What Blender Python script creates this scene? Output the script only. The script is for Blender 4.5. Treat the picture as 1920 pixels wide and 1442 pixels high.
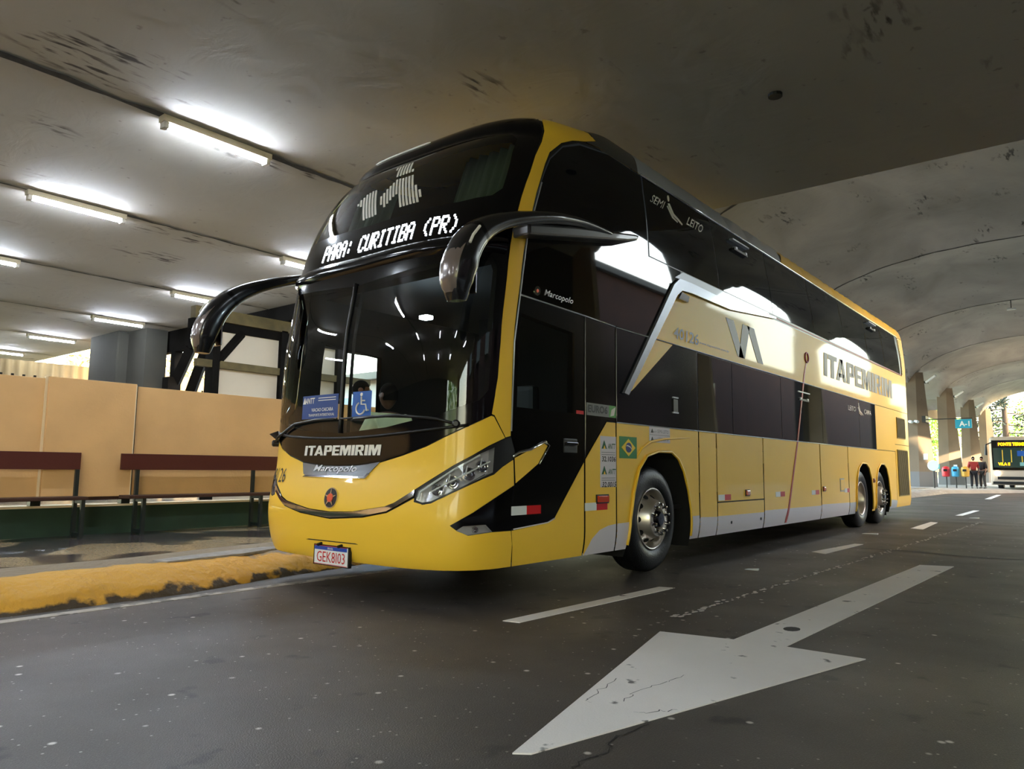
import bpy, bmesh, math, random
import numpy as np
from mathutils import Vector, Matrix
from mathutils.geometry import delaunay_2d_cdt
random.seed(7); rng = np.random.default_rng(7)
PI = math.pi
SC = bpy.context.scene
COL = SC.collection
for o in list(bpy.data.objects): bpy.data.objects.remove(o)

# ------------------------------------------------------------------ camera
cam_d = bpy.data.cameras.new('camera'); cam = bpy.data.objects.new('camera', cam_d); COL.objects.link(cam)
F = 1375.0
vy = Vector((2085-960, -(889-721), -F)).normalized()
tt = 0.0105; cc = -(tt*vy.x+vy.y)/vy.z
up = Vector((tt, 1, cc)).normalized()
vx = vy.cross(up)
R3 = Matrix((vx, vy, up))
cam.matrix_world = Matrix.Translation((3.556, 0, 1.02)) @ R3.to_4x4()
cam_d.sensor_width = 36; cam_d.lens = F/1920*36; cam_d.clip_start = 0.05; cam_d.clip_end = 800
SC.camera = cam
# ------------------------------------------------------------------ world, sun, exposure
w = bpy.data.worlds.new('sky'); SC.world = w; w.use_nodes = True
nt = w.node_tree; nt.nodes.clear()
wo = nt.nodes.new('ShaderNodeOutputWorld'); bg = nt.nodes.new('ShaderNodeBackground')
sk = nt.nodes.new('ShaderNodeTexSky'); sk.sky_type = 'NISHITA'; sk.sun_disc = False
sk.sun_elevation = math.radians(20); sk.sun_rotation = math.radians(75); sk.air_density = 1.4; sk.dust_density = 3.0
bg.inputs[1].default_value = 1.05
nt.links.new(sk.outputs[0], bg.inputs[0]); nt.links.new(bg.outputs[0], wo.inputs[0])
sun_d = bpy.data.lights.new('sun', 'SUN'); sun_d.energy = 9; sun_d.color = (1.0, .80, .52); sun_d.angle = math.radians(.6)
sun = bpy.data.objects.new('sun', sun_d); COL.objects.link(sun)
sdir = Vector((math.cos(math.radians(20))*math.sin(math.radians(97)), math.cos(math.radians(20))*math.cos(math.radians(97)), math.sin(math.radians(20))))
sun.rotation_euler = sdir.to_track_quat('Z', 'Y').to_euler(); sun.location = sdir*60
SC.view_settings.view_transform = 'Standard'; SC.view_settings.look = 'None'
SC.view_settings.gamma = 1.0; SC.view_settings.use_curve_mapping = False
SC.view_settings.exposure = 1.5

# ------------------------------------------------------------------ materials
MATS = {}
def lin(c):
    return tuple((v/255/12.92 if v/255 <= .04045 else ((v/255+.055)/1.055)**2.4) for v in c)+(1.0,)
def mat(name, rgb, rough=.5, metal=0.0, coat=0.0, emit=None, es=0.0, spec=.5, noise=None, bump=0.0, bscale=30.0, trans=0.0):
    if name in MATS: return MATS[name]
    m = bpy.data.materials.new(name); m.use_nodes = True; MATS[name] = m
    t = m.node_tree; b = t.nodes['Principled BSDF']
    c = lin(rgb)
    b.inputs['Base Color'].default_value = c; b.inputs['Roughness'].default_value = rough
    b.inputs['Metallic'].default_value = metal; b.inputs['Coat Weight'].default_value = coat
    b.inputs['Coat Roughness'].default_value = .04; b.inputs['Specular IOR Level'].default_value = spec
    if emit: b.inputs['Emission Color'].default_value = lin(emit); b.inputs['Emission Strength'].default_value = es
    tc = t.nodes.new('ShaderNodeTexCoord')
    if noise:
        amt, scale = noise[0], noise[1]
        n = t.nodes.new('ShaderNodeTexNoise'); n.inputs['Scale'].default_value = scale; n.inputs['Detail'].default_value = 8
        t.links.new(tc.outputs['Object'], n.inputs['Vector'])
        r = t.nodes.new('ShaderNodeValToRGB'); r.color_ramp.elements[0].position = .3; r.color_ramp.elements[1].position = .7
        r.color_ramp.elements[0].color = tuple(max(0, v*(1-amt)) for v in c[:3])+(1,)
        r.color_ramp.elements[1].color = tuple(min(1, v*(1+amt)) for v in c[:3])+(1,)
        t.links.new(n.outputs[0], r.inputs[0]); t.links.new(r.outputs[0], b.inputs['Base Color'])
    if bump:
        n2 = t.nodes.new('ShaderNodeTexNoise'); n2.inputs['Scale'].default_value = bscale; n2.inputs['Detail'].default_value = 6
        t.links.new(tc.outputs['Object'], n2.inputs['Vector'])
        bp = t.nodes.new('ShaderNodeBump'); bp.inputs['Strength'].default_value = bump; bp.inputs['Distance'].default_value = .02
        t.links.new(n2.outputs[0], bp.inputs['Height']); t.links.new(bp.outputs[0], b.inputs['Normal'])
    return m
def glass(name, tint, ior=1.5, extra=0.0):
    m = bpy.data.materials.new(name); m.use_nodes = True; MATS[name] = m
    t = m.node_tree; t.nodes.clear()
    o = t.nodes.new('ShaderNodeOutputMaterial'); mx = t.nodes.new('ShaderNodeMixShader')
    tr = t.nodes.new('ShaderNodeBsdfTransparent'); tr.inputs[0].default_value = tint
    gl = t.nodes.new('ShaderNodeBsdfGlossy'); gl.inputs['Roughness'].default_value = .01
    fr = t.nodes.new('ShaderNodeFresnel'); fr.inputs[0].default_value = ior
    ad = t.nodes.new('ShaderNodeMath'); ad.operation = 'ADD'; ad.inputs[1].default_value = extra; ad.use_clamp = True
    t.links.new(fr.outputs[0], ad.inputs[0]); t.links.new(ad.outputs[0], mx.inputs[0])
    t.links.new(tr.outputs[0], mx.inputs[1]); t.links.new(gl.outputs[0], mx.inputs[2]); t.links.new(mx.outputs[0], o.inputs[0])
    return m
YEL = mat('yellow_paint', (248, 200, 58), .42, 0, .3)
BLK = mat('black_gloss_paint', (6, 6, 8), .12, 0, 0, spec=.42)
BGL = mat('black_side_glass', (4, 5, 9), .025, 0, 0, spec=.55)
SEAM = mat('seam_rubber', (20, 19, 18), .6)
SEAL = mat('window_seal', (70, 78, 95), .3)
WHT = mat('white_skirt_paint', (214, 208, 216), .35, 0, .5)
SIL = mat('silver_paint', (176, 182, 194), .3, .25, .4)
SILT = mat('silver_lettering', (205, 206, 210), .35, .2)
SILD = mat('dark_silver_paint', (84, 82, 80), .35, .5, .3)
CHR = mat('chrome', (215, 215, 220), .08, 1.0)
CHRD = mat('dark_chrome', (70, 70, 76), .18, 1.0)
BPL = mat('black_plastic', (14, 14, 15), .45)
DARK = mat('matte_black', (5, 5, 5), .9)
RUB = mat('tyre_rubber', (13, 14, 17), .42, bump=.2, bscale=60)
ALU = mat('wheel_alloy', (214, 206, 196), .32, .85)
RED = mat('red_reflector', (205, 15, 20), .3)
WREF = mat('white_reflector', (225, 230, 230), .35)
AMB = mat('amber_lamp', (200, 60, 10), .2, 0, .5)
GRYT = mat('grey_lettering', (118, 120, 126), .4)
WHTT = mat('white_lettering', (225, 222, 214), .5)
REDT = mat('red_lettering', (196, 28, 30), .5)
GLS = glass('windscreen_glass', (.84, .90, .87, 1), 1.5, .01)
GLD = glass('dark_tinted_glass', (.42, .47, .44, 1), 1.5, .02)
GLC = glass('clear_lens', (.9, .9, .9, 1), 1.45, .02)
LED = mat('display_led', (255, 255, 255), .5, emit=(235, 245, 255), es=7)
LEDA = mat('amber_led', (255, 170, 10), .5, emit=(255, 150, 0), es=5)
TUBE = mat('lit_tube', (255, 255, 255), .5, emit=(226, 239, 255), es=95)
def stained(name, rgb, dark, nscale=.35, sscale=1.2, rough=.85, dashes=True, amt=.16, bump=.25):
    """rendered concrete: broad tone change, speckle and soot marks of their own shape"""
    m = bpy.data.materials.new(name); m.use_nodes = True; MATS[name] = m
    t = m.node_tree; b = t.nodes['Principled BSDF']; b.inputs['Roughness'].default_value = rough
    tc = t.nodes.new('ShaderNodeTexCoord'); c = lin(rgb); d = lin(dark)
    def noise(s, det=6, sc=(1, 1, 1), dist=0):
        mp = t.nodes.new('ShaderNodeMapping'); mp.inputs['Scale'].default_value = sc
        n = t.nodes.new('ShaderNodeTexNoise'); n.inputs['Scale'].default_value = s; n.inputs['Detail'].default_value = det
        n.inputs['Distortion'].default_value = dist
        t.links.new(tc.outputs['Object'], mp.inputs[0]); t.links.new(mp.outputs[0], n.inputs['Vector']); return n.outputs[0]
    def ramp(f, a, bb, ca, cb):
        r = t.nodes.new('ShaderNodeValToRGB'); r.color_ramp.elements[0].position = a; r.color_ramp.elements[1].position = bb
        r.color_ramp.elements[0].color = ca; r.color_ramp.elements[1].color = cb; t.links.new(f, r.inputs[0]); return r.outputs[0]
    def mix(fac, a, bb):
        x = t.nodes.new('ShaderNodeMix'); x.data_type = 'RGBA'; t.links.new(fac, x.inputs[0]); t.links.new(a, x.inputs[6])
        if isinstance(bb, tuple): x.inputs[7].default_value = bb
        else: t.links.new(bb, x.inputs[7])
        return x.outputs[2]
    lo = tuple(v*(1-amt) for v in c[:3])+(1,); hi = tuple(min(1, v*(1+amt)) for v in c[:3])+(1,)
    base = ramp(noise(nscale, 8, (1, .5, 1), .6), .3, .7, lo, hi)
    k0, k1 = (0, 0, 0, 1), (1, 1, 1, 1)
    spots = ramp(noise(sscale*9, 3), .69, .76, k0, k1)
    base = mix(spots, base, tuple(v*.62 for v in c[:3])+(1,))
    if dashes:
        soot = ramp(noise(sscale*1.0, 3, (1.6, .7, 1)), .6, .7, k0, k1)
        fine = ramp(noise(sscale*7, 4, (2.2, .5, 1)), .52, .62, k0, k1)
        mm = t.nodes.new('ShaderNodeMath'); mm.operation = 'MULTIPLY'; t.links.new(soot, mm.inputs[0]); t.links.new(fine, mm.inputs[1])
        base = mix(mm.outputs[0], base, d)
    t.links.new(base, b.inputs['Base Color'])
    if bump:
        bp = t.nodes.new('ShaderNodeBump'); bp.inputs['Strength'].default_value = bump; bp.inputs['Distance'].default_value = .05
        t.links.new(noise(1.6, 6, (1, 1.6, 1), .8), bp.inputs['Height']); t.links.new(bp.outputs[0], b.inputs['Normal'])
    return m
CEIL = stained('plastered_ceiling', (164, 158, 148), (60, 52, 46), .3, .8, amt=.10, dashes=True)
VAULT = stained('vault_concrete', (150, 146, 138), (60, 58, 55), .45, .7, amt=.30, dashes=True)
COLM = stained('column_concrete', (140, 124, 104), (70, 62, 54), .5, 1.0, amt=.14, dashes=False)
SOOT = mat('soot_joint', (46, 40, 34), .9, noise=(.6, 9))

def asphalt():
    m = bpy.data.materials.new('asphalt'); m.use_nodes = True; MATS['asphalt'] = m
    t = m.node_tree; b = t.nodes['Principled BSDF']
    tc = t.nodes.new('ShaderNodeTexCoord')
    def noise(s, det=5, sc=(1, 1, 1)):
        mp = t.nodes.new('ShaderNodeMapping'); mp.inputs['Scale'].default_value = sc
        n = t.nodes.new('ShaderNodeTexNoise'); n.inputs['Scale'].default_value = s; n.inputs['Detail'].default_value = det
        t.links.new(tc.outputs['Object'], mp.inputs[0]); t.links.new(mp.outputs[0], n.inputs['Vector']); return n.outputs[0]
    def ramp(f, a, bb, ca, cb):
        r = t.nodes.new('ShaderNodeValToRGB'); r.color_ramp.elements[0].position = a; r.color_ramp.elements[1].position = bb
        r.color_ramp.elements[0].color = ca; r.color_ramp.elements[1].color = cb; t.links.new(f, r.inputs[0]); return r.outputs[0]
    def mix(fac, a, bb):
        x = t.nodes.new('ShaderNodeMix'); x.data_type = 'RGBA'; t.links.new(fac, x.inputs[0]); t.links.new(a, x.inputs[6])
        x.inputs[7].default_value = bb; return x.outputs[2]
    k0, k1 = (0, 0, 0, 1), (1, 1, 1, 1)
    base = ramp(noise(.7, 8), .3, .7, lin((53, 47, 43)), lin((71, 64, 58)))
    grain = ramp(noise(140, 3), .55, .7, k0, k1)
    base = mix(grain, base, lin((84, 79, 74)))
    blot = ramp(noise(3.2, 4), .63, .68, k0, k1)
    base = mix(blot, base, lin((28, 26, 24)))
    # chewing-gum spots
    v = t.nodes.new('ShaderNodeTexVoronoi'); v.inputs['Scale'].default_value = 5.5; v.inputs['Randomness'].default_value = 1
    t.links.new(tc.outputs['Object'], v.inputs['Vector'])
    sp = ramp(v.outputs['Distance'], .05, .10, k1, k0)
    sel = ramp(noise(2.0, 3), .38, .46, k0, k1)
    mm = t.nodes.new('ShaderNodeMath'); mm.operation = 'MULTIPLY'; t.links.new(sp, mm.inputs[0]); t.links.new(sel, mm.inputs[1])
    base = mix(mm.outputs[0], base, lin((196, 190, 182)))
    v2 = t.nodes.new('ShaderNodeTexVoronoi'); v2.inputs['Scale'].default_value = 16; t.links.new(tc.outputs['Object'], v2.inputs['Vector'])
    sp2 = ramp(v2.outputs['Distance'], .05, .11, k1, k0)
    sel2 = ramp(noise(1.1, 3), .36, .46, k0, k1)
    m2 = t.nodes.new('ShaderNodeMath'); m2.operation = 'MULTIPLY'; t.links.new(sp2, m2.inputs[0]); t.links.new(sel2, m2.inputs[1])
    base = mix(m2.outputs[0], base, lin((165, 160, 152)))
    t.links.new(base, b.inputs['Base Color'])
    rr = ramp(noise(.9, 6), .3, .7, (.42, .42, .42, 1), (.62, .62, .62, 1)); t.links.new(rr, b.inputs['Roughness'])
    bp = t.nodes.new('ShaderNodeBump'); bp.inputs['Strength'].default_value = .5; bp.inputs['Distance'].default_value = .006
    t.links.new(noise(160, 4), bp.inputs['Height']); t.links.new(bp.outputs[0], b.inputs['Normal'])
    return m
ASPH = asphalt()
def paint(name, rgb, wear=.66):
    m = bpy.data.materials.new(name); m.use_nodes = True; t = m.node_tree; b = t.nodes['Principled BSDF']
    tc = t.nodes.new('ShaderNodeTexCoord'); n = t.nodes.new('ShaderNodeTexNoise'); n.inputs['Scale'].default_value = 6; n.inputs['Detail'].default_value = 10
    t.links.new(tc.outputs['Object'], n.inputs['Vector'])
    r = t.nodes.new('ShaderNodeValToRGB'); r.color_ramp.elements[0].position = wear; r.color_ramp.elements[1].position = wear+.04
    r.color_ramp.elements[0].color = lin(rgb); r.color_ramp.elements[1].color = lin((110, 106, 100)); t.links.new(n.outputs[0], r.inputs[0])
    n2 = t.nodes.new('ShaderNodeTexNoise'); n2.inputs['Scale'].default_value = 1.5; n2.inputs['Detail'].default_value = 6
    t.links.new(tc.outputs['Object'], n2.inputs['Vector'])
    x = t.nodes.new('ShaderNodeMix'); x.data_type = 'RGBA'; x.blend_type = 'MULTIPLY'; x.inputs[0].default_value = .22
    t.links.new(r.outputs[0], x.inputs[6]); t.links.new(n2.outputs[0], x.inputs[7]); t.links.new(x.outputs[2], b.inputs['Base Color'])
    b.inputs['Roughness'].default_value = .55
    bp = t.nodes.new('ShaderNodeBump'); bp.inputs['Strength'].default_value = .3; bp.inputs['Distance'].default_value = .004
    n3 = t.nodes.new('ShaderNodeTexNoise'); n3.inputs['Scale'].default_value = 120
    t.links.new(tc.outputs['Object'], n3.inputs['Vector']); t.links.new(n3.outputs[0], bp.inputs['Height']); t.links.new(bp.outputs[0], b.inputs['Normal'])
    return m
RPAINT = paint('road_marking_paint', (246, 240, 232))
def kerbmat():
    m = bpy.data.materials.new('kerb_paint'); m.use_nodes = True; t = m.node_tree; b = t.nodes['Principled BSDF']
    tc = t.nodes.new('ShaderNodeTexCoord'); sep = t.nodes.new('ShaderNodeSeparateXYZ'); t.links.new(tc.outputs['Object'], sep.inputs[0])
    n = t.nodes.new('ShaderNodeTexNoise'); n.inputs['Scale'].default_value = 4.5; n.inputs['Detail'].default_value = 8
    t.links.new(tc.outputs['Object'], n.inputs['Vector'])
    # dirt near the gutter (low z) broken up by noise
    ma = t.nodes.new('ShaderNodeMath'); ma.operation = 'MULTIPLY_ADD'; ma.inputs[1].default_value = -3.0; ma.inputs[2].default_value = .18
    t.links.new(sep.outputs[2], ma.inputs[0])
    ad = t.nodes.new('ShaderNodeMath'); ad.operation = 'ADD'; t.links.new(ma.outputs[0], ad.inputs[0]); t.links.new(n.outputs[0], ad.inputs[1])
    r = t.nodes.new('ShaderNodeValToRGB'); r.color_ramp.elements[0].position = .53; r.color_ramp.elements[1].position = .62
    r.color_ramp.elements[0].color = lin((206, 152, 44)); r.color_ramp.elements[1].color = lin((62, 48, 26))
    t.links.new(ad.outputs[0], r.inputs[0])
    # paint ends raggedly on the top (further left)
    mb = t.nodes.new('ShaderNodeMath'); mb.operation = 'MULTIPLY_ADD'; mb.inputs[1].default_value = -1.6; mb.inputs[2].default_value = -4.25
    t.links.new(sep.outputs[0], mb.inputs[0])
    n2 = t.nodes.new('ShaderNodeTexNoise'); n2.inputs['Scale'].default_value = 3; n2.inputs['Detail'].default_value = 6
    t.links.new(tc.outputs['Object'], n2.inputs['Vector'])
    a2 = t.nodes.new('ShaderNodeMath'); a2.operation = 'ADD'; t.links.new(mb.outputs[0], a2.inputs[0]); t.links.new(n2.outputs[0], a2.inputs[1])
    r2 = t.nodes.new('ShaderNodeValToRGB'); r2.color_ramp.elements[0].position = .62; r2.color_ramp.elements[1].position = .70
    t.links.new(a2.outputs[0], r2.inputs[0])
    x = t.nodes.new('ShaderNodeMix'); x.data_type = 'RGBA'; t.links.new(r2.outputs[0], x.inputs[0]); t.links.new(r.outputs[0], x.inputs[6]); x.inputs[7].default_value = lin((128, 112, 88))
    t.links.new(x.outputs[2], b.inputs['Base Color']); b.inputs['Roughness'].default_value = .7
    bp = t.nodes.new('ShaderNodeBump'); bp.inputs['Strength'].default_value = 1.0; bp.inputs['Distance'].default_value = .04
    n3 = t.nodes.new('ShaderNodeTexNoise'); n3.inputs['Scale'].default_value = 13; n3.inputs['Detail'].default_value = 6
    t.links.new(tc.outputs['Object'], n3.inputs['Vector']); t.links.new(n3.outputs[0], bp.inputs['Height']); t.links.new(bp.outputs[0], b.inputs['Normal'])
    return m
KERB = kerbmat()
def pavemat():
    m = bpy.data.materials.new('mosaic_pavement'); m.use_nodes = True; t = m.node_tree; b = t.nodes['Principled BSDF']
    tc = t.nodes.new('ShaderNodeTexCoord')
    n = t.nodes.new('ShaderNodeTexNoise'); n.inputs['Scale'].default_value = .9; n.inputs['Detail'].default_value = 1; n.inputs['Distortion'].default_value = .6
    t.links.new(tc.outputs['Object'], n.inputs['Vector'])
    r = t.nodes.new('ShaderNodeValToRGB'); r.color_ramp.elements[0].position = .5; r.color_ramp.elements[1].position = .53
    r.color_ramp.elements[0].color = lin((166, 146, 116)); r.color_ramp.elements[1].color = lin((70, 64, 64)); t.links.new(n.outputs[0], r.inputs[0])
    v = t.nodes.new('ShaderNodeTexVoronoi'); v.inputs['Scale'].default_value = 22; v.feature = 'DISTANCE_TO_EDGE'; t.links.new(tc.outputs['Object'], v.inputs['Vector'])
    r3 = t.nodes.new('ShaderNodeValToRGB'); r3.color_ramp.elements[0].position = .0; r3.color_ramp.elements[1].position = .08
    r3.color_ramp.elements[0].color = (.55, .55, .55, 1); r3.color_ramp.elements[1].color = (1, 1, 1, 1); t.links.new(v.outputs[0], r3.inputs[0])
    x = t.nodes.new('ShaderNodeMix'); x.data_type = 'RGBA'; x.blend_type = 'MULTIPLY'; x.inputs[0].default_value = .8
    t.links.new(r.outputs[0], x.inputs[6]); t.links.new(r3.outputs[0], x.inputs[7]); t.links.new(x.outputs[2], b.inputs['Base Color'])
    b.inputs['Roughness'].default_value = .2
    bp = t.nodes.new('ShaderNodeBump'); bp.inputs['Strength'].default_value = .25; bp.inputs['Distance'].default_value = .004
    t.links.new(v.outputs[0], bp.inputs['Height']); t.links.new(bp.outputs[0], b.inputs['Normal'])
    return m
PAVE = pavemat()
PANEL = mat('cream_board', (210, 168, 116), .62, noise=(.06, 2.5), bump=.15, bscale=40)
PEDGE = mat('board_edge', (222, 202, 168), .7)
MAROON = mat('maroon_board', (74, 22, 12), .55, bump=.1)
MAROOND = mat('dark_board', (60, 34, 26), .55)
GRN = mat('green_wall_paint', (26, 50, 36), .6, noise=(.25, 3))
IRON = mat('dark_iron', (34, 42, 44), .45, .3)
BEAM = mat('dark_timber', (20, 18, 16), 1.0, spec=.08, noise=(.3, 3))
OLIVE = mat('weathered_timber', (88, 76, 44), .8, noise=(.3, 4))
WPAN = mat('pale_infill', (196, 184, 164), .8, noise=(.05, 1))
CORR = mat('cream_corrugated', (132, 114, 84), .9, spec=.1)
LEAF = mat('leaf_green', (120, 160, 40), .6, noise=(.4, 3))
LEAFD = mat('conifer_green', (26, 38, 22), .7, noise=(.4, 3))
LEAFY = mat('sunlit_leaf', (200, 186, 130), .6, noise=(.4, 3))  # leaf colour paled to stand in for overexposed sunlight
BARK = mat('bark', (70, 54, 40), .9, noise=(.3, 8))
SIDEW = mat('side_pavement', (150, 142, 132), .8, noise=(.12, 2))
GRASS = mat('garden_ground', (110, 130, 60), .9, noise=(.3, 1))

# ------------------------------------------------------------------ helpers
class MB:
    def __init__(s): s.v = []; s.f = []
    def add(s, vs, fs):
        b = len(s.v); s.v += [tuple(p) for p in vs]; s.f += [tuple(i+b for i in f) for f in fs]; return s
    def box(s, x0, x1, y0, y1, z0, z1, M=None):
        vs = [Vector((x, y, z)) for z in (z0, z1) for y in (y0, y1) for x in (x0, x1)]
        if M: vs = [M @ v for v in vs]
        return s.add(vs, [(0, 2, 3, 1), (4, 5, 7, 6), (0, 1, 5, 4), (2, 6, 7, 3), (0, 4, 6, 2), (1, 3, 7, 5)])
    def prism(s, poly, fn, d0, d1):
        """poly 2-D, fn(u,v,d)->3-D"""
        n = len(poly); a = [fn(u, v, d0) for u, v in poly]; b = [fn(u, v, d1) for u, v in poly]
        return s.add(a+b, [tuple(range(n))[::-1], tuple(range(n, 2*n))]+[(i, (i+1) % n, n+(i+1) % n, n+i) for i in range(n)])
    def tube(s, path, r, n=8, closed=False, sq=1.0, cap=True):
        path = [Vector(p) for p in path]; rs = r if isinstance(r, (list, tuple)) else [r]*len(path)
        vs = []; up0 = None
        for i, p in enumerate(path):
            t = (path[min(i+1, len(path)-1)]-path[max(i-1, 0)]).normalized()
            if up0 is None:
                up0 = Vector((0, 0, 1)) if abs(t.z) < .9 else Vector((1, 0, 0))
            a = t.cross(up0).normalized(); b = a.cross(t).normalized(); up0 = b
            for k in range(n):
                q = 2*PI*k/n; vs.append(p+a*math.cos(q)*rs[i]+b*math.sin(q)*rs[i]*sq)
        fs = []
        for i in range(len(path)-1):
            for k in range(n):
                fs.append((i*n+k, i*n+(k+1) % n, (i+1)*n+(k+1) % n, (i+1)*n+k))
        if cap: fs += [tuple(range(n))[::-1], tuple(range((len(path)-1)*n, len(path)*n))]
        return s.add(vs, fs)
    def lathe(s, prof, n=24, M=None, a0=0, a1=2*PI):
        """prof list of (r, h): revolve about local z"""
        vs = []; full = abs(a1-a0-2*PI) < 1e-6; m = n if full else n+1
        for r, h in prof:
            for k in range(m):
                q = a0+(a1-a0)*k/n; v = Vector((r*math.cos(q), r*math.sin(q), h)); vs.append(M @ v if M else v)
        fs = []
        for i in range(len(prof)-1):
            for k in range(n):
                fs.append((i*m+k, i*m+(k+1) % m, (i+1)*m+(k+1) % m, (i+1)*m+k))
        return s.add(vs, fs)
    def build(s, name, m, parent=None, smooth=False, bevel=0):
        me = bpy.data.meshes.new(name); me.from_pydata([tuple(p) for p in s.v], [], s.f)
        o = link(name, me, m, parent)
        bm = bmesh.new(); bm.from_mesh(me)
        if bevel:
            bmesh.ops.bevel(bm, geom=[e for e in bm.edges if len(e.link_faces) == 2 and e.calc_face_angle(0) > .6], offset=bevel, segments=2, affect='EDGES', profile=.6)
        bmesh.ops.recalc_face_normals(bm, faces=bm.faces); bm.to_mesh(me); bm.free()
        if smooth: shade(me, smooth)
        return o
def shade(me, ang=True):
    for p in me.polygons: p.use_smooth = True
    if ang is not True:
        try: me.set_sharp_from_angle(angle=ang)
        except Exception: pass
def link(name, me, m, parent=None):
    o = bpy.data.objects.new(name, me); COL.objects.link(o)
    if m: me.materials.append(m)
    if parent: o.parent = parent
    return o
def tag(o, label=None, cat=None, group=None, kind=None):
    if label: o['label'] = label
    if cat: o['category'] = cat
    if group: o['group'] = group
    if kind: o['kind'] = kind
    return o
def thing(name, label, cat, loc=(0, 0, 0), rz=0, group=None):
    o = bpy.data.objects.new(name, None); COL.objects.link(o); o.empty_display_size = .1
    o.location = loc; o.rotation_euler = (0, 0, rz); return tag(o, label, cat, group)
def dup(root, loc=None, rz=None, label=None):
    c = root.copy(); COL.objects.link(c)
    if loc is not None: c.location = loc
    if rz is not None: c.rotation_euler = (0, 0, rz)
    if label: c['label'] = label
    for ch in list(root.children):
        k = ch.copy(); COL.objects.link(k); k.parent = c
        for g in list(ch.children):
            h = g.copy(); COL.objects.link(h); h.parent = k
    return c
def text_mesh(txt, height, width=None, bold=0.0, shear=0.0):
    """returns verts (u,v) centred horizontally at 0, base at 0, and faces"""
    cu = bpy.data.curves.new('t', 'FONT'); cu.body = txt; cu.size = 1; cu.offset = bold; cu.shear = shear; cu.resolution_u = 2
    o = bpy.data.objects.new('t', cu); COL.objects.link(o)
    dg = bpy.context.evaluated_depsgraph_get(); me = bpy.data.meshes.new_from_object(o.evaluated_get(dg))
    bm = bmesh.new(); bm.from_mesh(me); bmesh.ops.triangulate(bm, faces=bm.faces)
    vs = [(v.co.x, v.co.y) for v in bm.verts]; bm.verts.index_update(); fs = [tuple(v.index for v in f.verts) for f in bm.faces]; bm.free()
    bpy.data.objects.remove(o); bpy.data.curves.remove(cu); bpy.data.meshes.remove(me)
    xs = [v[0] for v in vs]; ys = [v[1] for v in vs]; x0, x1, y0, y1 = min(xs), max(xs), min(ys), max(ys)
    sy = height/(y1-y0); sx = (width/(x1-x0)) if width else sy
    return [((x-(x0+x1)/2)*sx, (y-y0)*sy) for x, y in vs], fs
def text_obj(txt, height, fn, name, m, parent, width=None, bold=0.0, shear=0.0):
    vs, fs = text_mesh(txt, height, width, bold, shear)
    me = bpy.data.meshes.new(name); me.from_pydata([tuple(fn(u, v)) for u, v in vs], [], fs)
    return link(name, me, m, parent)
def block_text(txt, height, width, fn, name, m, parent, slant=0.0):
    t = .235; L = {}
    def rc(x0, x1, y0, y1): return [(x0, y0), (x1, y0), (x1, y1), (x0, y1)]
    L['I'] = (.25, [rc(0, .25, 0, 1)])
    L['T'] = (.70, [rc(0, .70, .80, 1), rc(.23, .47, 0, .80)])
    L['A'] = (.82, [[(0, 0), (.25, 0), (.45, .72), (.53, 1), (.29, 1)], [(.57, 0), (.82, 0), (.53, 1), (.29, 1), (.41, .74)], rc(.2, .62, .17, .34)])
    L['P'] = (.68, [rc(0, .24, 0, 1), rc(.24, .52, .81, 1), rc(.24, .52, .36, .54), [(.44, .45), (.60, .36), (.68, .46), (.68, .88), (.58, 1), (.50, 1), (.44, .9)]])
    L['R'] = (.72, L['P'][1]+[[(.30, .40), (.52, .40), (.72, 0), (.46, 0)]])
    L['R'][1][3] = [(.44, .48), (.60, .40), (.68, .50), (.68, .88), (.58, 1), (.50, 1), (.44, .9)]
    L['E'] = (.62, [rc(0, .24, 0, 1), rc(.24, .62, .81, 1), rc(.24, .58, .42, .59), rc(.24, .62, 0, .19)])
    L['M'] = (.92, [rc(0, .22, 0, 1), rc(.70, .92, 0, 1), [(.22, 1), (.36, 1), (.52, .30), (.46, 0), (.37, 0), (.22, .62)], [(.56, 1), (.70, 1), (.70, .62), (.55, 0), (.46, 0), (.40, .30)]])
    xs = []; x = 0
    for ch in txt:
        if xs and ch == 'A': x -= .10
        xs.append(x); x += L[ch][0]+.055
    tot = x-.055; k = width/tot; vs = []; fs = []
    for ch, x0 in zip(txt, xs):
        for j, pl_ in enumerate(L[ch][1]):
            b = len(vs); vs += [fn((x0+px-tot/2)*k+slant*pz*height, pz*height)-Vector((0, 0, 0)) for px, pz in pl_]; fs.append(tuple(range(b, b+len(pl_))))
    me = bpy.data.meshes.new(name); me.from_pydata([tuple(v) for v in vs], [], fs); return link(name, me, m, parent)
F57 = {'P': '1111010001100011111010000100001000', 'A': '01110100011000111111100011000110001', 'R': '11110100011000111110101001001010001', ':': '00000001000010000000001000010000000', 'C': '01110100011000010000100001000101110',
 'U': '10001100011000110001100011000101110', 'I': '01110001000010000100001000010001110', 'T': '11111001000010000100001000010000100', 'B': '11110100011000111110100011000111110', '(': '00010001000100001000010000010000010', ')': '01000001000001000010000100010001000', ' ': '0'*35}
def dot_text(txt, height, width, fn, name, m, parent):
    b = MB(); cw = width/(len(txt)*6-1); rh = height/7
    for i, ch in enumerate(txt):
        bits = F57[ch].ljust(35, '0')
        for r in range(7):
            for c in range(5):
                if bits[r*5+c] == '1':
                    x = (i*6+c)*cw-width/2; z = (6-r)*rh
                    b.add([fn(x, z), fn(x+cw*1.02, z), fn(x+cw*1.02, z+rh*.8), fn(x, z+rh*.8)], [(0, 1, 2, 3)])
    return b.build(name, m, parent)
def struct(o): o['kind'] = 'structure'; return o

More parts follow.
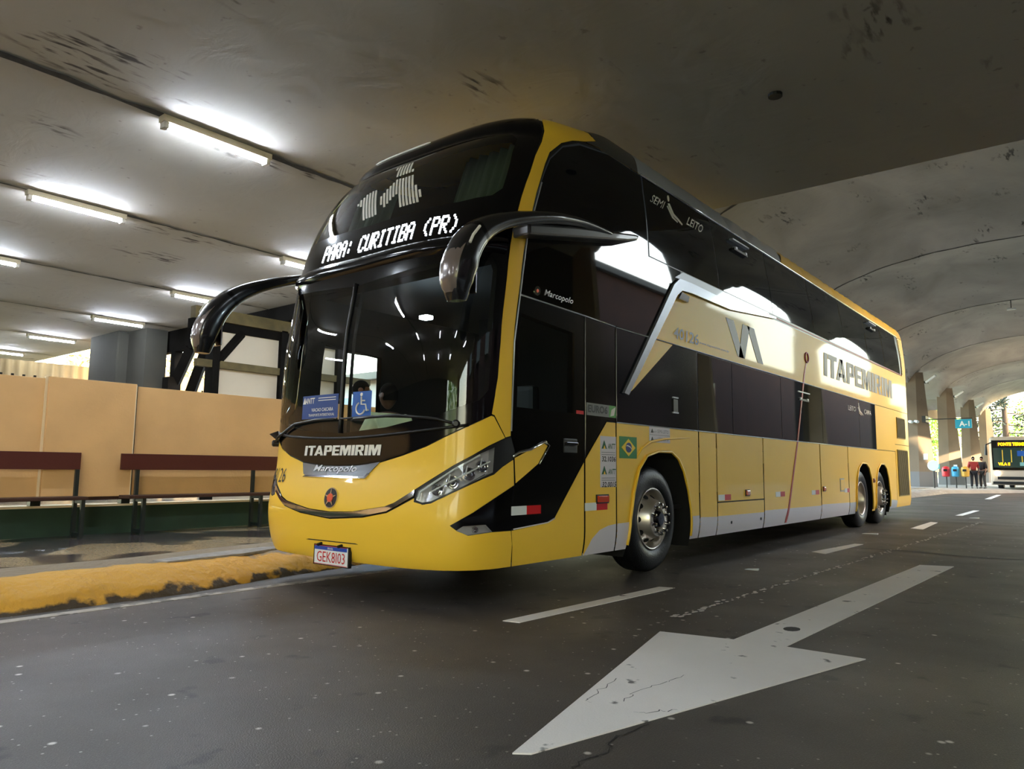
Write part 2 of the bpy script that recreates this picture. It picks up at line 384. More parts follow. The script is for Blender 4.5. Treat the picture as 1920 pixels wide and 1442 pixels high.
# ------------------------------------------------------------------ ground and road
me = MB().add([(-2.3, -14, 0), (9, -14, 0), (9, 130, 0), (-2.3, 130, 0)], [(0, 1, 2, 3)])
me.add([(-2.9, -14, -.002), (-2.3, -14, 0), (-2.3, 130, 0), (-2.9, 130, -.002)], [(0, 1, 2, 3)])
road = me.build('floor', ASPH); struct(road); tag(road, 'dark speckled asphalt road surface under and beside the double deck coach')
g = MB().add([(-200, -80, -.06), (200, -80, -.06), (200, 320, -.06), (-200, 320, -.06)], [(0, 1, 2, 3)]).build('ground', GRASS); struct(g)
# kerb: ragged rounded profile swept along the road
ys = np.arange(-8, 44.01, .12); prof_n = 9; kv = []
def kerbx(y):
    pts = [(-8, -2.2), (1, -2.2), (3, -2.2), (3.9, -2.42), (4.7, -2.52), (5.6, -2.68), (44, -2.68)]
    return np.interp(y, [p[0] for p in pts], [p[1] for p in pts])
for y in ys:
    xb = kerbx(y); j = rng.normal(0, 1, prof_n)
    pr = [(xb+.02, -.02), (xb-.01, .02), (xb-.06, .07), (xb-.12, .115), (xb-.20, .155), (xb-.29, .185), (xb-.4, .198), (xb-.75, .202), (xb-1.0, .200)]
    for k, (x, z) in enumerate(pr):
        a = .012 if 0 < k < 6 else (.003 if k < 8 else 0)
        kv.append((x+j[k]*a, y, z+j[(k+3) % prof_n]*a*(.6 if k < 6 else .3)))
iy = int(np.searchsorted(ys, 9.0))
quad_ = lambda r: [(i*prof_n+k, i*prof_n+k+1, (i+1)*prof_n+k+1, (i+1)*prof_n+k) for i in r for k in range(prof_n-1)]
kf = quad_(range(iy)); kf2 = quad_(range(iy, len(ys)-1))
kerb = MB().add(kv, kf).build('kerb', KERB, smooth=True); MB().add(kv, kf2).build('bare_kerb', SIDEW, kerb)
tag(kerb, 'worn kerb with chipped yellow paint running left of the coach', kind='structure')
# broken grey patch on the kerb edge
pl = [(3.05, -2.62), (3.35, -2.66), (3.8, -2.70), (4.25, -2.86), (4.4, -2.98), (4.2, -3.06), (3.7, -2.98), (3.2, -2.86), (3.0, -2.78)]
MB().prism(pl, lambda u, v, d: (v, u, d), .19, .212).build('kerb_patch', mat('grey_mortar', (142, 136, 130), .8, noise=(.25, 12), bump=.4), kerb)
pf = MB().add([(-40, -14, .2), (-3.15, -14, .2), (-3.15, 44, .2), (-40, 44, .2)], [(0, 1, 2, 3)]).build('platform_floor', PAVE); struct(pf)
tag(pf, 'beige and grey mosaic pavement of the platform beside the kerb')
# far platform and raised crossing
cr = MB().add([(-14, 44, .0), (-3.2, 40, .0), (-.9, 44.5, .0), (1.0, 50, 0), (9, 50, 0), (9, 62, 0), (-14, 100, 0)] +
              [(-14, 44, .16), (-3.3, 40.2, .16), (-1.0, 44.7, .16), (1.0, 50.2, .03), (9, 50.2, .03), (9, 62, .03), (-14, 100, .16)],
              [(7, 8, 9, 13), (9, 10, 11, 12, 13), (0, 1, 8, 7), (1, 2, 9, 8), (2, 3, 10, 9), (3, 4, 11, 10)]).build('far_pavement', SIDEW)
struct(cr); tag(cr, 'pale raised pavement at the foot of the far columns')
rs = MB().box(6.6, 14, -14, 110, -.01, .16).build('right_pavement', SIDEW); struct(rs)
# road markings
def flat(name, poly, m, z0=0.0, z1=.004, parent=None):
    return MB().prism(poly, lambda u, v, d: (u, v, d), z0, z1).build(name, m, parent)
arrow = flat('lane_arrow', [(1.825, 2.15), (1.88, 2.19), (2.45, 4.44), (2.02, 4.43), (2.16, 9.36), (1.85, 9.24), (1.72, 4.40), (1.28, 4.30)], RPAINT, 0, .005)
tag(arrow, 'large white painted arrow on the road pointing towards the camera', 'road marking')
flat('round_mark', [(1.89+.05*math.cos(a), 4.93+.07*math.sin(a)) for a in np.linspace(0, 2*PI, 12, endpoint=False)], SEAM, .003, .007, arrow)
def crack(pts, w_, par, z=.0055, m=None):
    P = []; r = np.random.default_rng(len(pts)+int(pts[0][0]*100))
    for i in range(len(pts)-1):
        for k in range(6): t = k/6; P.append((pts[i][0]+(pts[i+1][0]-pts[i][0])*t+r.normal(0, .006), pts[i][1]+(pts[i+1][1]-pts[i][1])*t+r.normal(0, .012)))
    n = len(P); b = MB(); b.add([(x-w_*r.uniform(.2, 1), y, z) for x, y in P]+[(x+w_*r.uniform(.2, 1), y, z) for x, y in P], [(i, i+1, n+i+1, n+i) for i in range(n-1)])
    return b.build('crack', m or SEAM, par)
crack([(1.84, 3.5), (1.83, 3.3), (1.80, 3.05), (1.83, 2.9)], .003, arrow); crack([(1.62, 3.2), (1.66, 3.0), (1.68, 2.85), (1.72, 2.8)], .003, arrow)
crack([(2.06, 2.98), (2.0, 2.9), (1.93, 2.8)], .003, arrow); crack([(2.05, 2.75), (2.02, 2.5), (2.08, 2.4), (2.05, 2.25), (2.12, 2.1)], .005, road, .002)
dl = [([(.33, 3.89), (.45, 3.92), (.56, 5.94), (.43, 5.90)], 'white lane dash nearest the camera, beside the front wheel of the coach'),
      ([(.54, 9.75), (.74, 9.63), (.78, 11.27), (.67, 11.26)], 'second white lane dash, level with the middle of the coach'),
      ([(.65, 15.07), (.87, 14.97), (.74, 17.23), (.60, 17.32)], 'third white lane dash, beside the rear wheels of the coach'),
      ([(.60, 20.4), (.74, 20.4), (.72, 23.5), (.58, 23.5)], 'short fourth white lane dash just past the tail of the coach'),
      ([(-.35, 34), (-.15, 34), (-.5, 41), (-.68, 41)], 'farthest white lane dash in front of the distant bus')]
for p, lb in dl: tag(flat('lane_dash', p, RPAINT), lb, 'road marking', 'dashes of the lane line')
ln = []
for y in np.arange(-8, 7, .5): ln.append((-2.10+.0*y, y))
el = flat('edge_line', [(-2.09, -8), (-1.99, -8), (-1.99, 7), (-2.09, 7)], paint('edge_line_paint', (170, 162, 150), .52)); tag(el, 'worn pale edge line painted along the kerb', 'road marking')
# line of worn white dots
db = MB()
for i in range(170):
    y = 4.8+(i/170)**1.5*13.5; x = 1.14+.02*(y-4.8)+rng.normal(0, .018); r = rng.uniform(.006, .022)
    db.add([(x+r*math.cos(a), y+r*2*math.sin(a), .004) for a in np.linspace(0, 2*PI, 6, endpoint=False)], [(0, 1, 2, 3, 4, 5)])
tag(db.build('paint_splash_line', RPAINT), 'trail of small white paint spots along the lane left of the arrow', 'paint spots', kind='stuff')
for y, x0, x1 in [(17.2, .9, 6.5), (10.6, .9, 6.5), (24, 0, 6.5)]:
    jn = MB()
    n = 24; P = [(x0+(x1-x0)*i/n, y+.25*math.sin(i*.9)*.3+rng.normal(0, .02)) for i in range(n+1)]
    jn.add([(a, b, .003) for a, b in P]+[(a, b+.10+.02*y*.1, .003) for a, b in P], [(i, i+1, n+2+i, n+1+i) for i in range(n)])
    jn.build('tar_seam', mat('tar', (40, 38, 37), .6), road)
for (x, y, r, lb) in [(.62, 7.55, .07, 'small white scrap of paper on the road past the nearest lane dash'), (.42, 13.2, .12, 'white litter scrap on the road near the rear wheels'), (1.1, 19.5, .1, 'tiny white scrap on the road behind the coach')]:
    tag(MB().add([(x-r, y-r*.4, .006), (x+r, y-r*.5, .012), (x+r*.9, y+r*.4, .02), (x-r*.8, y+r*.5, .008), (x-r, y-r*.4, .002), (x+r, y-r*.5, .002), (x+r*.9, y+r*.4, .002), (x-r*.8, y+r*.5, .002)], [(0, 1, 2, 3), (7, 6, 5, 4), (0, 4, 5, 1), (1, 5, 6, 2), (2, 6, 7, 3), (3, 7, 4, 0)]).build('paper_scrap', WREF), lb, 'litter')

# ------------------------------------------------------------------ ceiling slab with fluorescent lines
cb = MB(); nx, ny = 60, 34; X0, X1, Y0, Y1 = -42., 11., -14., 9.86
for j in range(ny+1):
    for i in range(nx+1):
        x = X0+(X1-X0)*i/nx; y = Y0+(Y1-Y0)*j/ny; cb.v.append((x, y, 4.8+(rng.normal(0, .006) if 0 < j < ny else 0)))
cb.f = [(j*(nx+1)+i, j*(nx+1)+i+1, (j+1)*(nx+1)+i+1, (j+1)*(nx+1)+i) for j in range(ny) for i in range(nx)]
ceil = cb.build('ceiling', CEIL, smooth=True); struct(ceil); tag(ceil, 'low plastered concrete ceiling slab over the front of the coach')
MB().box(X0, X1, Y0, Y1-.02, 4.83, 5.3).build('slab_core', COLM, ceil)
MB().add([(X0, Y1, 4.8), (X1, Y1, 4.8), (X1, Y1, 5.3), (X0, Y1, 5.3)], [(0, 1, 2, 3)]).build('slab_edge', CEIL, ceil)
LX = [-4.2, -7.88, -12.1, -16.4, -20.8, -25.2]
for x in LX:
    b = MB(); n = 120; wd = .05 if x > -5 else .03
    P = [(x+rng.normal(0, .010), Y0+(Y1-Y0)*i/n, wd*rng.uniform(.5, 1.3)) for i in range(n+1)]
    zz = 4.783
    b.add([(a-c, y, zz) for a, y, c in P]+[(a+c, y, zz) for a, y, c in P], [(i, i+1, n+2+i, n+1+i) for i in range(n)])
    b.build('ceiling_joint', SOOT, ceil)
hs = MB().box(-.06, .06, -.66, .66, -.075, 0)
t0 = thing('ceiling_light', 'lit fluorescent batten', 'light', (LX[0], 4.12, 4.785), 0, 'fluorescent battens along the ceiling joints')
hs.build('housing', mat('batten_housing', (170, 158, 132), .6), t0)
tb = MB(); tb.tube([(0, -.6, -.10), (0, .6, -.10)], .032, 10); tb.build('tube', TUBE, t0)
for s in (-1, 1): MB().box(-.05, .05, s*.62-.025, s*.62+.025, -.14, -.07).build('end_cap', mat('cap_plastic', (190, 185, 175), .5), t0)
spots = [(LX[0], 4.12, 'lit fluorescent batten nearest the camera, on the dark joint left of the coach roof'),
 (LX[0], 8.05, 'lit fluorescent batten beside the coach flank, on the joint nearest the coach'), (LX[0], .1, 'lit fluorescent batten on the nearest joint, outside the photo on the left'), (LX[0], -3.9, 'lit fluorescent batten on the nearest joint, behind the camera'), (LX[1], -3.9, 'lit fluorescent batten of the second joint line, behind the camera'), (LX[2], -3.9, 'lit fluorescent batten of the third joint line, behind the camera'), (LX[0], -7.9, 'lit fluorescent batten on the nearest joint, far behind the camera'), (-.5, -4.2, 'added unseen fluorescent batten behind the camera, in line with the coach'), (3.2, -3.6, 'added unseen fluorescent batten right behind the camera'), (-.5, -8.2, 'added unseen fluorescent batten far behind the camera, in line with the coach'), (3.2, -7.8, 'added unseen fluorescent batten far behind the camera, over the traffic lane'), (6.9, -3.6, 'added unseen fluorescent batten behind the camera on the right'),  # battens off the joint lines are added to brighten coach front and road
 (LX[1], 4.0, 'lit fluorescent batten in the upper left, first of the second joint line'), (LX[1], 8.05, 'fluorescent batten half hidden behind the upper windscreen of the coach'),
 (LX[1], .1, 'lit fluorescent batten of the second joint line, left of the photo'),
 (LX[2], 3.9, 'lit fluorescent batten cut by the left edge of the photo, on the third joint'), (LX[2], 8.1, 'lit fluorescent batten just above the far mirror arm of the coach'),
 (LX[2], .1, 'lit fluorescent batten of the third joint line, left of the photo'),
 (LX[3], 8.15, 'lit fluorescent batten just above the concrete column on the left'), (LX[3], 4.0, 'lit fluorescent batten of the fourth joint line, left of the photo'),
 (LX[4], 8.1, 'small lit fluorescent batten low on the left, above the corrugated fence'), (LX[5], 8.1, 'farthest lit fluorescent batten at the left edge, lowest in the photo')]
for i, (x, y, lb) in enumerate(spots):
    if i == 0: t0.location = (x, y, 4.785); t0['label'] = lb
    else: dup(t0, (x, y, 4.785), None, lb)

# ------------------------------------------------------------------ vaulted hall beyond the slab
YB = [7.6, 18.0, 28.3, 38.7, 49.0, 59.5, 70.0, 80.5]
OPN = [(16.6, 22.2), (24.0, 34.7), (36.6, 48.8), (51, 62), (64, 75)]   # open arches on the right
YC = [16.0, 23.1, 35.65, 49.9, 63, 76]
def zvault(x, y, k):
    ym = (YB[k]+YB[k+1])/2; h = (YB[k+1]-YB[k])/2; d = (y-ym)/h
    zb = 6.2+2.45*math.sqrt(max(0, 1-((x-1)/6.5)**2)) if abs(x-1) < 6.5 else 6.2
    zb += .30*(1-d*d)*max(0, 1-((x-1)/6.5)**2)
    if x < 1: zc = 5.9+1.6*math.sqrt(max(0, 1-d*d))
    else:
        zc = 5.7
        for a_, b_ in OPN:
            if a_ < y < b_: dd = (y-(a_+b_)/2)/((b_-a_)/2); zc = 5.7+(min(3.0, .45*(b_-a_)+.3) if a_ < 50 else 1.3)*(max(0, 1-abs(dd)**2.4))**.5  # unseen far arches shaped low to shorten the sun patches on the columns
    return max(zb, zc)
for k in range(len(YB)-1):
    b = MB(); nx, ny = 60, 36
    for j in range(ny+1):
        y = YB[k]+(YB[k+1]-YB[k])*j/ny
        for i in range(nx+1):
            x = -8.2+15.6*i/nx; b.v.append((x, y, zvault(x, min(max(y, YB[k]+.01), YB[k+1]-.01), k)))
    b.f = [(j*(nx+1)+i, j*(nx+1)+i+1, (j+1)*(nx+1)+i+1, (j+1)*(nx+1)+i) for j in range(ny) for i in range(nx)]
    b.f = [f for f in b.f if b.v[f[0]][1] > 9.3]
    o = b.build('ceiling_vault', VAULT, smooth=.6); struct(o)
    if k:
        arc = [( -4.9+11.6*i/50, YB[k]+.02*math.sin(i), 0) for i in range(51)]
        arc = [(x, y, zvault(x, YB[k]+.05, k)-.012) for x, y, z in arc]
        b = MB(); n = len(arc)
        b.add([(x, y-.045*rng.uniform(.4, 1.3), z) for x, y, z in arc]+[(x, y+.045*rng.uniform(.4, 1.3), z) for x, y, z in arc], [(i, i+1, n+i+1, n+i) for i in range(n-1)])
        b.build('vault_joint', SOOT, o)
gb = MB().box(-8.2, 7.6, 9.3, 9.6, 5.3, 9.2).build('added_gable', COLM); struct(gb)  # unseen wall added to stop light leaking in over the slab
for xx, a, bz in ((-8.3, 5.7, 6.5),):
    b = MB().box(xx-.12, xx+.12, 9.9, 80.5, a, bz); o = b.build('edge_beam', COLM); struct(o)
def column(x, y, side, label):
    c = thing('concrete_column', label, 'column', (x, y, 0), 0, 'splayed columns carrying the vault')
    # chevron section lofted: near slab and receding slab
    def loft(bot, top, z0, z1, n=6):
        m = MB(); k = len(bot)
        for i in range(n+1):
            t = i/n
            for (a, b2), (c2, d2) in zip(bot, top): m.v.append((a+(c2-a)*t, b2+(d2-b2)*t, z0+(z1-z0)*t))
        m.f = [(i*k+j, i*k+(j+1) % k, (i+1)*k+(j+1) % k, (i+1)*k+j) for i in range(n) for j in range(k)]
        m.f += [tuple(range(k))[::-1], tuple(range(n*k, (n+1)*k))]; return m
    s = side
    bot1 = [(-.75*s, -.25), (-.10*s, -.10), (-.10*s, .35), (-.75*s, .30)]
    top1 = [(-.60*s, -.20), (-.05*s, -.05), (-.05*s, .35), (-.60*s, .30)]
    bot2 = [(-.10*s, -.10), (.70*s, .55), (.62*s, .95), (-.10*s, .35)]
    top2 = [(-.05*s, -.05), (.30*s, .25), (.22*s, .6), (-.05*s, .35)]
    loft(bot1, top1, 0, 6.95).build('pier', COLM, c)
    loft(bot2, top2, 0, 6.95).build('fin', COLM, c)
    g = lambda P, e: [(p[0]*e, (p[1]-.3)*e+.3) for p in P]
    loft(g(bot1, 1.05), g(bot1, 1.04), 0, 1.05, 1).build('painted_foot', mat('grey_foot_paint', (132, 130, 128), .7), c)
    loft(g(bot2, 1.04), g(bot2, 1.03), 0, 1.05, 1).build('painted_foot', MATS['grey_foot_paint'], c)
    return c
nm = {3: 'splayed concrete column right behind the tail of the coach', 4: 'splayed concrete column beside the round white sign, with a lit batten on top', 5: 'splayed concrete column behind the red blue and yellow bins',
      6: 'splayed concrete column behind the teal lettered sign', 7: 'farthest splayed column, left of the distant bus'}
for k in range(1, 8):
    column(-5.15, YB[k], 1, {1: 'splayed column hidden behind the middle of the coach', 2: 'splayed column hidden behind the rear wheels of the coach'}.get(k, nm.get(k)))
DKC = mat('dark_concrete', (58, 52, 46), .9, noise=(.3, .8))  # even dark tone, chosen for what the coach's black side reflects
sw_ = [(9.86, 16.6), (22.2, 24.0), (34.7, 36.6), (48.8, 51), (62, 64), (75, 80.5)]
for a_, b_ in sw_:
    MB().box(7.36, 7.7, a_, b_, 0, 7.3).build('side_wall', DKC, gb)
for i, y in enumerate(YC[:6]):
    column(7.3, y, -1, 'splayed column on the open right side, %s from the slab edge' % ['first', 'second', 'third', 'fourth', 'fifth', 'sixth'][i])
# slab columns on the right and behind
for y in (-11, -1):
    b = MB().box(9.2, 10.2, y-.5, y+.5, 0, 4.8); tag(b.build('square_pillar', COLM, bevel=.04), 'square concrete pillar under the slab, %s, right of the camera' % ('level with the camera' if y > -5 else 'well behind'), 'pillar')

# ------------------------------------------------------------------ outside right: building, trees
bl = thing('brick_building', 'long brown building across the pavement on the right, seen in the coach windows', 'building', (14.4, 14, 0))
MB().box(0, 8, -22, 32, 0, 10.2).build('wall', mat('brown_brick', (62, 32, 20), .85, noise=(.2, 1)), bl)
MB().box(0, 6, 32.02, 78, 0, 8.2).build('sun_block_wing', MATS['brown_brick'], bl)  # added wing, unseen; its height keeps the low sun off the far road
for i in range(10): 
    for z in (1.2, 4.4): MB().box(-.04, .02, -20+5*i, -18+5*i, z, z+1.7).build('window', BGL, bl)
MB().box(-.3, 8.3, -22.3, 32.3, 10.2, 10.5).build('roof', mat('roof_grey', (90, 86, 82), .9), bl)
def leaf_mesh(n, rad, flat_=1.0, sz=.16, seed=1, hollow=.35):
    r = np.random.default_rng(seed); b = MB()
    for i in range(n):
        d = r.normal(size=3); d /= np.linalg.norm(d); q = (hollow+(1-hollow)*r.random()**.5)
        lump = 1+.25*math.sin(d[0]*5+seed)*math.cos(d[1]*4+d[2]*3)
        p = d*rad*q*lump; p[2] *= flat_
        a = r.normal(size=3); a /= np.linalg.norm(a); c = np.cross(a, r.normal(size=3)); c /= np.linalg.norm(c); s = sz*r.uniform(.6, 1.4)
        b.add([p-a*s, p+c*s*.5, p+a*s, p-c*s*.5], [(0, 1, 2, 3)])
    return b
def tree(x, y, h, rad, label, m=LEAF, seed=1, sz=.2, n=2600):
    t = thing('tree', label, 'tree', (x, y, -.05))
    MB().tube([(0, 0, 0), (.1, .05, h*.4), (-.05, .1, h*.75)], [.28, .2, .1], 8).build('trunk', BARK, t, smooth=True)
    for q in range(4):
        a = q*1.7+seed; MB().tube([(0, 0, h*.38), (math.cos(a)*rad*.4, math.sin(a)*rad*.4, h*.62)], [.12, .05], 6).build('branch', BARK, t)
    o = leaf_mesh(n, rad, .85, sz, seed).build('crown', m, t); o.location = (0, 0, h*.72); tag(o, kind='stuff')
    return t
TL = [(30, 104, 7, 3.2, 'green tree on the right beyond the vault', LEAF), (-13, 58, 8, 3.4, 'sunlit tree seen between the first two visible columns', LEAF), (-15, 74, 9, 4, 'tree seen between the second and third visible columns', LEAF),
      (-13, 95, 8, 4, 'tree beyond the last column on the left', LEAF), (-3, 112, 9, 5.0, 'broad pale green tree closing the far end of the road', LEAF), (8, 108, 8, 5, 'green tree at the far end, right of the tall conifer', LEAF),
      (-29, 14, 6.2, 3.0, 'tree coloured pale as if sunlit, above the corrugated fence', LEAFY), (-33, 21, 7.5, 3.4, 'tree coloured pale as if sunlit, behind the corrugated fence, farther left', LEAFY),
      (9.5, -19, 7, 3.6, 'green tree behind the camera reflected in the windscreen', LEAF), (1.0, -21, 8, 4, 'tree straight behind the camera reflected in the windscreen', LEAF), (30, 84, 9, 3, 'green tree on the far right beyond the brown building', LEAF)]
for i, (x, y, h, r, lb, m) in enumerate(TL): tree(x, y, h, r, lb, m, i+1)
def conifer(x, y, h, label):
    t = thing('conifer', label, 'tree', (x, y, -.05)); MB().tube([(0, 0, 0), (0, 0, h)], [.42, .12], 8).build('trunk', BARK, t, smooth=True)
    r = np.random.default_rng(4)
    for i in range(22):
        z = 3.5+(h-4)*i/22; a = r.uniform(0, 2*PI); L = 4.2*(1-i/30)
        e = Vector((math.cos(a)*L, math.sin(a)*L, -.5)); 
        br = MB().tube([(0, 0, z), tuple(Vector((0, 0, z))+e*.5+Vector((0, 0, .1))), tuple(Vector((0, 0, z))+e)], [.07, .05, .02], 5).build('branch', BARK, t)
        b = MB()
        for q in range(110):
            f = r.uniform(.25, 1.05); p = Vector((0, 0, z))+e*f+Vector(r.normal(0, .25, 3)); p.z -= .1
            a1 = Vector(r.normal(size=3)).normalized(); c = a1.cross(Vector(r.normal(size=3))).normalized(); s = .17
            b.add([p-a1*s, p+c*s*.5, p+a1*s, p-c*s*.5], [(0, 1, 2, 3)])
        tag(b.build('needles', LEAFD, br), kind='stuff')
conifer(-4.6, 90, 13, 'tall dark conifer with drooping branches at the far end of the hall')

# ------------------------------------------------------------------ left hoarding, low wall, benches
bw = MB().box(-42, 4.2, -14.4, -14, 0, 4.8).build('added_wall_back', mat('back_wall_concrete', (92, 88, 82), .85, noise=(.15, .8))); struct(bw)  # wall added behind the camera to darken the windscreen's reflections
wl = MB().box(-5.95, -5.68, -6, 9.3, .2, .52).build('wall_left', GRN); struct(wl); tag(wl, 'low dark green painted wall behind the benches')
MB().box(-5.96, -5.66, -6, 9.3, .52, .545).build('coping', PEDGE, wl)
hd = thing('hoarding', 'tall cream board hoarding on posts behind the benches', 'hoarding', (0, 0, 0))
seams = [-6, -3.6, -1.2, .9, 3.04, 4.00, 6.45, 8.9]
for i in range(len(seams)-1):
    off = [0, .0, 0, .0, .06, .0, 0][i]
    MB().box(-5.66-.02+off, -5.62+off, seams[i]+.006, seams[i+1]-.006, .64, 1.97+[0, 0, 0, -.01, .01, -.01, 0][i]).build('board', PANEL, hd, bevel=.004)
    if i != 5: MB().box(-5.66, -5.605, seams[i]-.02, seams[i]+.004, .64, 1.985).build('joint_strip', PEDGE, hd)
    else: MB().box(-5.66, -5.60, seams[i]-.006, seams[i]+.022, .64, 1.96).build('joint_shadow', DARK, hd); MB().box(-5.60, -5.555, seams[i]-.016, seams[i]-.006, .64, 1.965).build('joint_strip', PEDGE, hd)  # dark strip drawn as the shadow line beside the proud board
for y in seams: MB().box(-5.78, -5.68, y-.05, y+.05, .545, 1.9).build('post', IRON, hd)
MB().box(-5.72, -5.60, -6, 8.9, .60, .64).build('bottom_rail', MAROOND, hd)
def bench(y0, y1, legs, label):
    t = thing('bench', label, 'bench', (-5.33, (y0+y1)/2, .2), 0, 'long benches against the hoarding')
    L = (y1-y0)/2; m = (y0+y1)/2
    MB().box(-.17, .12, -L, L, .42, .455).build('seat', MAROOND, t, bevel=.006)
    MB().box(-.19, -.155, -L, L, .75, .94).build('backrest', MAROON, t, bevel=.005)
    for ly in legs:
        o = MB(); q = ly-m
        o.box(.06, .10, q-.02, q+.02, 0, .42); l1 = o.build('leg', IRON, t)
        MB().box(-.155, -.115, q-.02, q+.02, 0, .75).build('leg', IRON, t)
        MB().box(-.16, .06, q-.015, q+.015, .02, .06).build('stretcher', IRON, t)
        MB().box(-.16, .06, q-.015, q+.015, .38, .42).build('bearer', IRON, t)
    return t
bench(-.6, 3.40, [-.3, 1.5, 3.36], 'bench with maroon backrest board, at the left edge of the photo')
bench(3.84, 8.3, [4.02, 5.55, 7.8], 'bench with maroon backrest board, running behind the nose of the coach')

# ------------------------------------------------------------------ structures left of the slab
cc_ = MB().box(-20.1, -18.2, 8.9, 9.8, .2, 4.8).build('concrete_pillar', mat('grey_pillar', (66, 64, 58), .95, spec=.2, noise=(.1, 1.2)), bevel=.05)
tag(cc_, 'broad grey concrete pillar above the hoarding on the left', 'pillar')
MB().box(-18.2, -17.1, 9.2, 9.8, .2, 4.8).build('wing', MATS['grey_pillar'], cc_)
fr = thing('braced_trestle', 'dark braced timber frame under the slab edge between pillar and coach', 'frame', (0, 0, .2))
MB().box(-18.2, -11.62, 9.88, 10.1, 4.0, 4.85).build('lintel', BEAM, fr)
MB().box(-11.62, -6, 9.88, 10.1, 4.22, 4.85).build('lintel', BEAM, fr)
for x in (-16.9, -14.95, -12.0): MB().box(x-.12, x+.12, 9.88, 10.1, 0, 4.0).build('post', BEAM, fr)
MB().box(-17.05, -16.7, 9.7, 10.0, 2.9, 3.25).build('stub', BEAM, fr)
for (a, b2) in (((-17.1, 3.0), (-16.2, 4.05)), ((-16.6, 2.0), (-15.3, 4.05)), ((-14.9, 2.2), (-13.4, 4.05))):
    MB().tube([(a[0]+.15, 9.98, a[1]), (b2[0]+.15, 9.98, b2[1])], .17, 4).build('brace', BEAM, fr)
ks = thing('timber_kiosk', 'pale panelled kiosk with weathered timber beams beside the far mirror', 'kiosk', (-11.4, 0, .2))
MB().box(-.1, .12, 7.6, 12.4, 3.92, 4.18).build('top_beam', OLIVE, ks)
MB().box(-.2, .04, 7.6, 12.4, 3.72, 3.93).build('soffit', BEAM, ks)
MB().box(-.04, .1, 7.7, 12.4, 2.9, 3.06).build('rail', OLIVE, ks)
for y in (8.12, 9.78, 11.4): MB().box(-.12, .12, y-.08, y+.08, 0, 3.95).build('post', BEAM, ks)
MB().tube([(.02, 8.2, 3.05), (.02, 8.75, 3.75)], .1, 4).build('brace', BEAM, ks)
for y0, y1 in ((8.2, 9.7), (9.86, 11.32)):
    for z0, z1 in ((0, 2.9), (3.07, 3.9)): MB().box(-.06, 0, y0, y1, z0, z1).build('infill_panel', WPAN, ks)
cf = thing('corrugated_fence', 'cream corrugated fence behind the hoarding on the left', 'fence', (-22, 0, 0))
b = MB(); n = 240
P = [(.05*math.sin(i*PI/3), 4+.05*i) for i in range(n)]
b.add([(x, y, .2) for x, y in P]+[(x, y, 4.12) for x, y in P], [(i, i+1, n+i+1, n+i) for i in range(n-1)]); b.build('sheet', CORR, cf, smooth=True)
MB().box(-.09, -.03, 4, 16, 3.6, 3.7).build('rail', BEAM, cf)
oh = thing('white_outbuilding', 'pale outbuilding with bright windows seen through the timber frame', 'building', (-19, 17, -.05))
MB().box(-6, 6, 0, 5, 0, 4.1).build('wall', mat('pale_wall', (222, 214, 198), .8), oh)
MB().box(-6.4, 6.4, -.4, 5.4, 4.1, 4.35).build('roof', SILD, oh)
for x in (-4.5, -2, .5, 3):
    w1 = MB().box(x, x+1.3, -.05, .02, 1.2, 3.6).build('window', mat('white_frame', (235, 235, 232), .5), oh)
    for i in range(2): MB().box(x+.06+i*.62, x+.62+i*.62, -.07, -.04, 1.26, 3.54).build('pane', mat('pale_glass', (180, 215, 225), .1), w1)

# ================================================================== THE COACH
XC = -1.3; YR = 18.72; VR = 3.9
YF = [(0.22, 3.80), (0.30, 3.745), (0.41, 3.71), (0.63, 3.68), (0.80, 3.70), (1.04, 3.75), (1.34, 3.76), (2.05, 3.79), (2.49, 3.86), (2.75, 3.90), (3.0, 3.97), (3.3, 4.09), (3.6, 4.26), (3.8, 4.42), (3.9, 4.53)]
NN = 3.5; DD = .74
def herm(tab, z):
    n = len(tab)
    if z <= tab[0][0]: return tab[0][1]
    if z >= tab[-1][0]: return tab[-1][1]
    for i in range(n-1):
        if z <= tab[i+1][0]: break
    x0, y0 = tab[i]; x1, y1 = tab[i+1]; h = x1-x0; t = (z-x0)/h
    m0 = (y1-tab[i-1][1])/(x1-tab[i-1][0]) if i > 0 else (y1-y0)/h
    m1 = (tab[i+2][1]-y0)/(tab[i+2][0]-x0) if i < n-2 else (y1-y0)/h
    return (2*t**3-3*t*t+1)*y0+(t**3-2*t*t+t)*h*m0+(-2*t**3+3*t*t)*y1+(t**3-t*t)*h*m1
TH = np.linspace(0, PI/2, 400); NX = 1.3*np.sin(TH)**(2/NN); NY = DD*(1-np.cos(TH)**(2/NN))
SS = np.concatenate([[0], np.cumsum(np.hypot(np.diff(NX), np.diff(NY)))]); LF = float(SS[-1])
def surf(s, v, off=0.0):
    if off:
        n = snorm(s, v); p = surf(s, v); return p+n*off
    a = abs(s); sg = 1 if s >= 0 else -1; z = min(v, VR); yf = herm(YF, z); wd = 1.3
    if z < .5: wd -= .05*((.5-z)/.3)**2
    if z > 3.3: wd -= .05*((z-3.3)/.7)**2
    if a <= LF: x = float(np.interp(a, SS, NX))*wd/1.3; y = yf+float(np.interp(a, SS, NY))
    else: x = wd; y0 = yf+DD; y = y0+(a-LF)*(YR-y0)/(YR-3.8-DD)
    zz = z
    if v > VR:
        th = min((v-VR)/.4, 1)*PI/2; k = min(max((y-4.75)/1.2, 0), 1); k = k*k*(3-2*k)
        ins = .20*(1-math.cos(th)); zz = VR+(.26+.18*k)*math.sin(th); x *= (1-ins/1.3)
        y += ins*2.2 if a <= LF else ins*2.2*max(0, 1-(a-LF)/1.2)
    return Vector((XC+sg*x, y, zz))
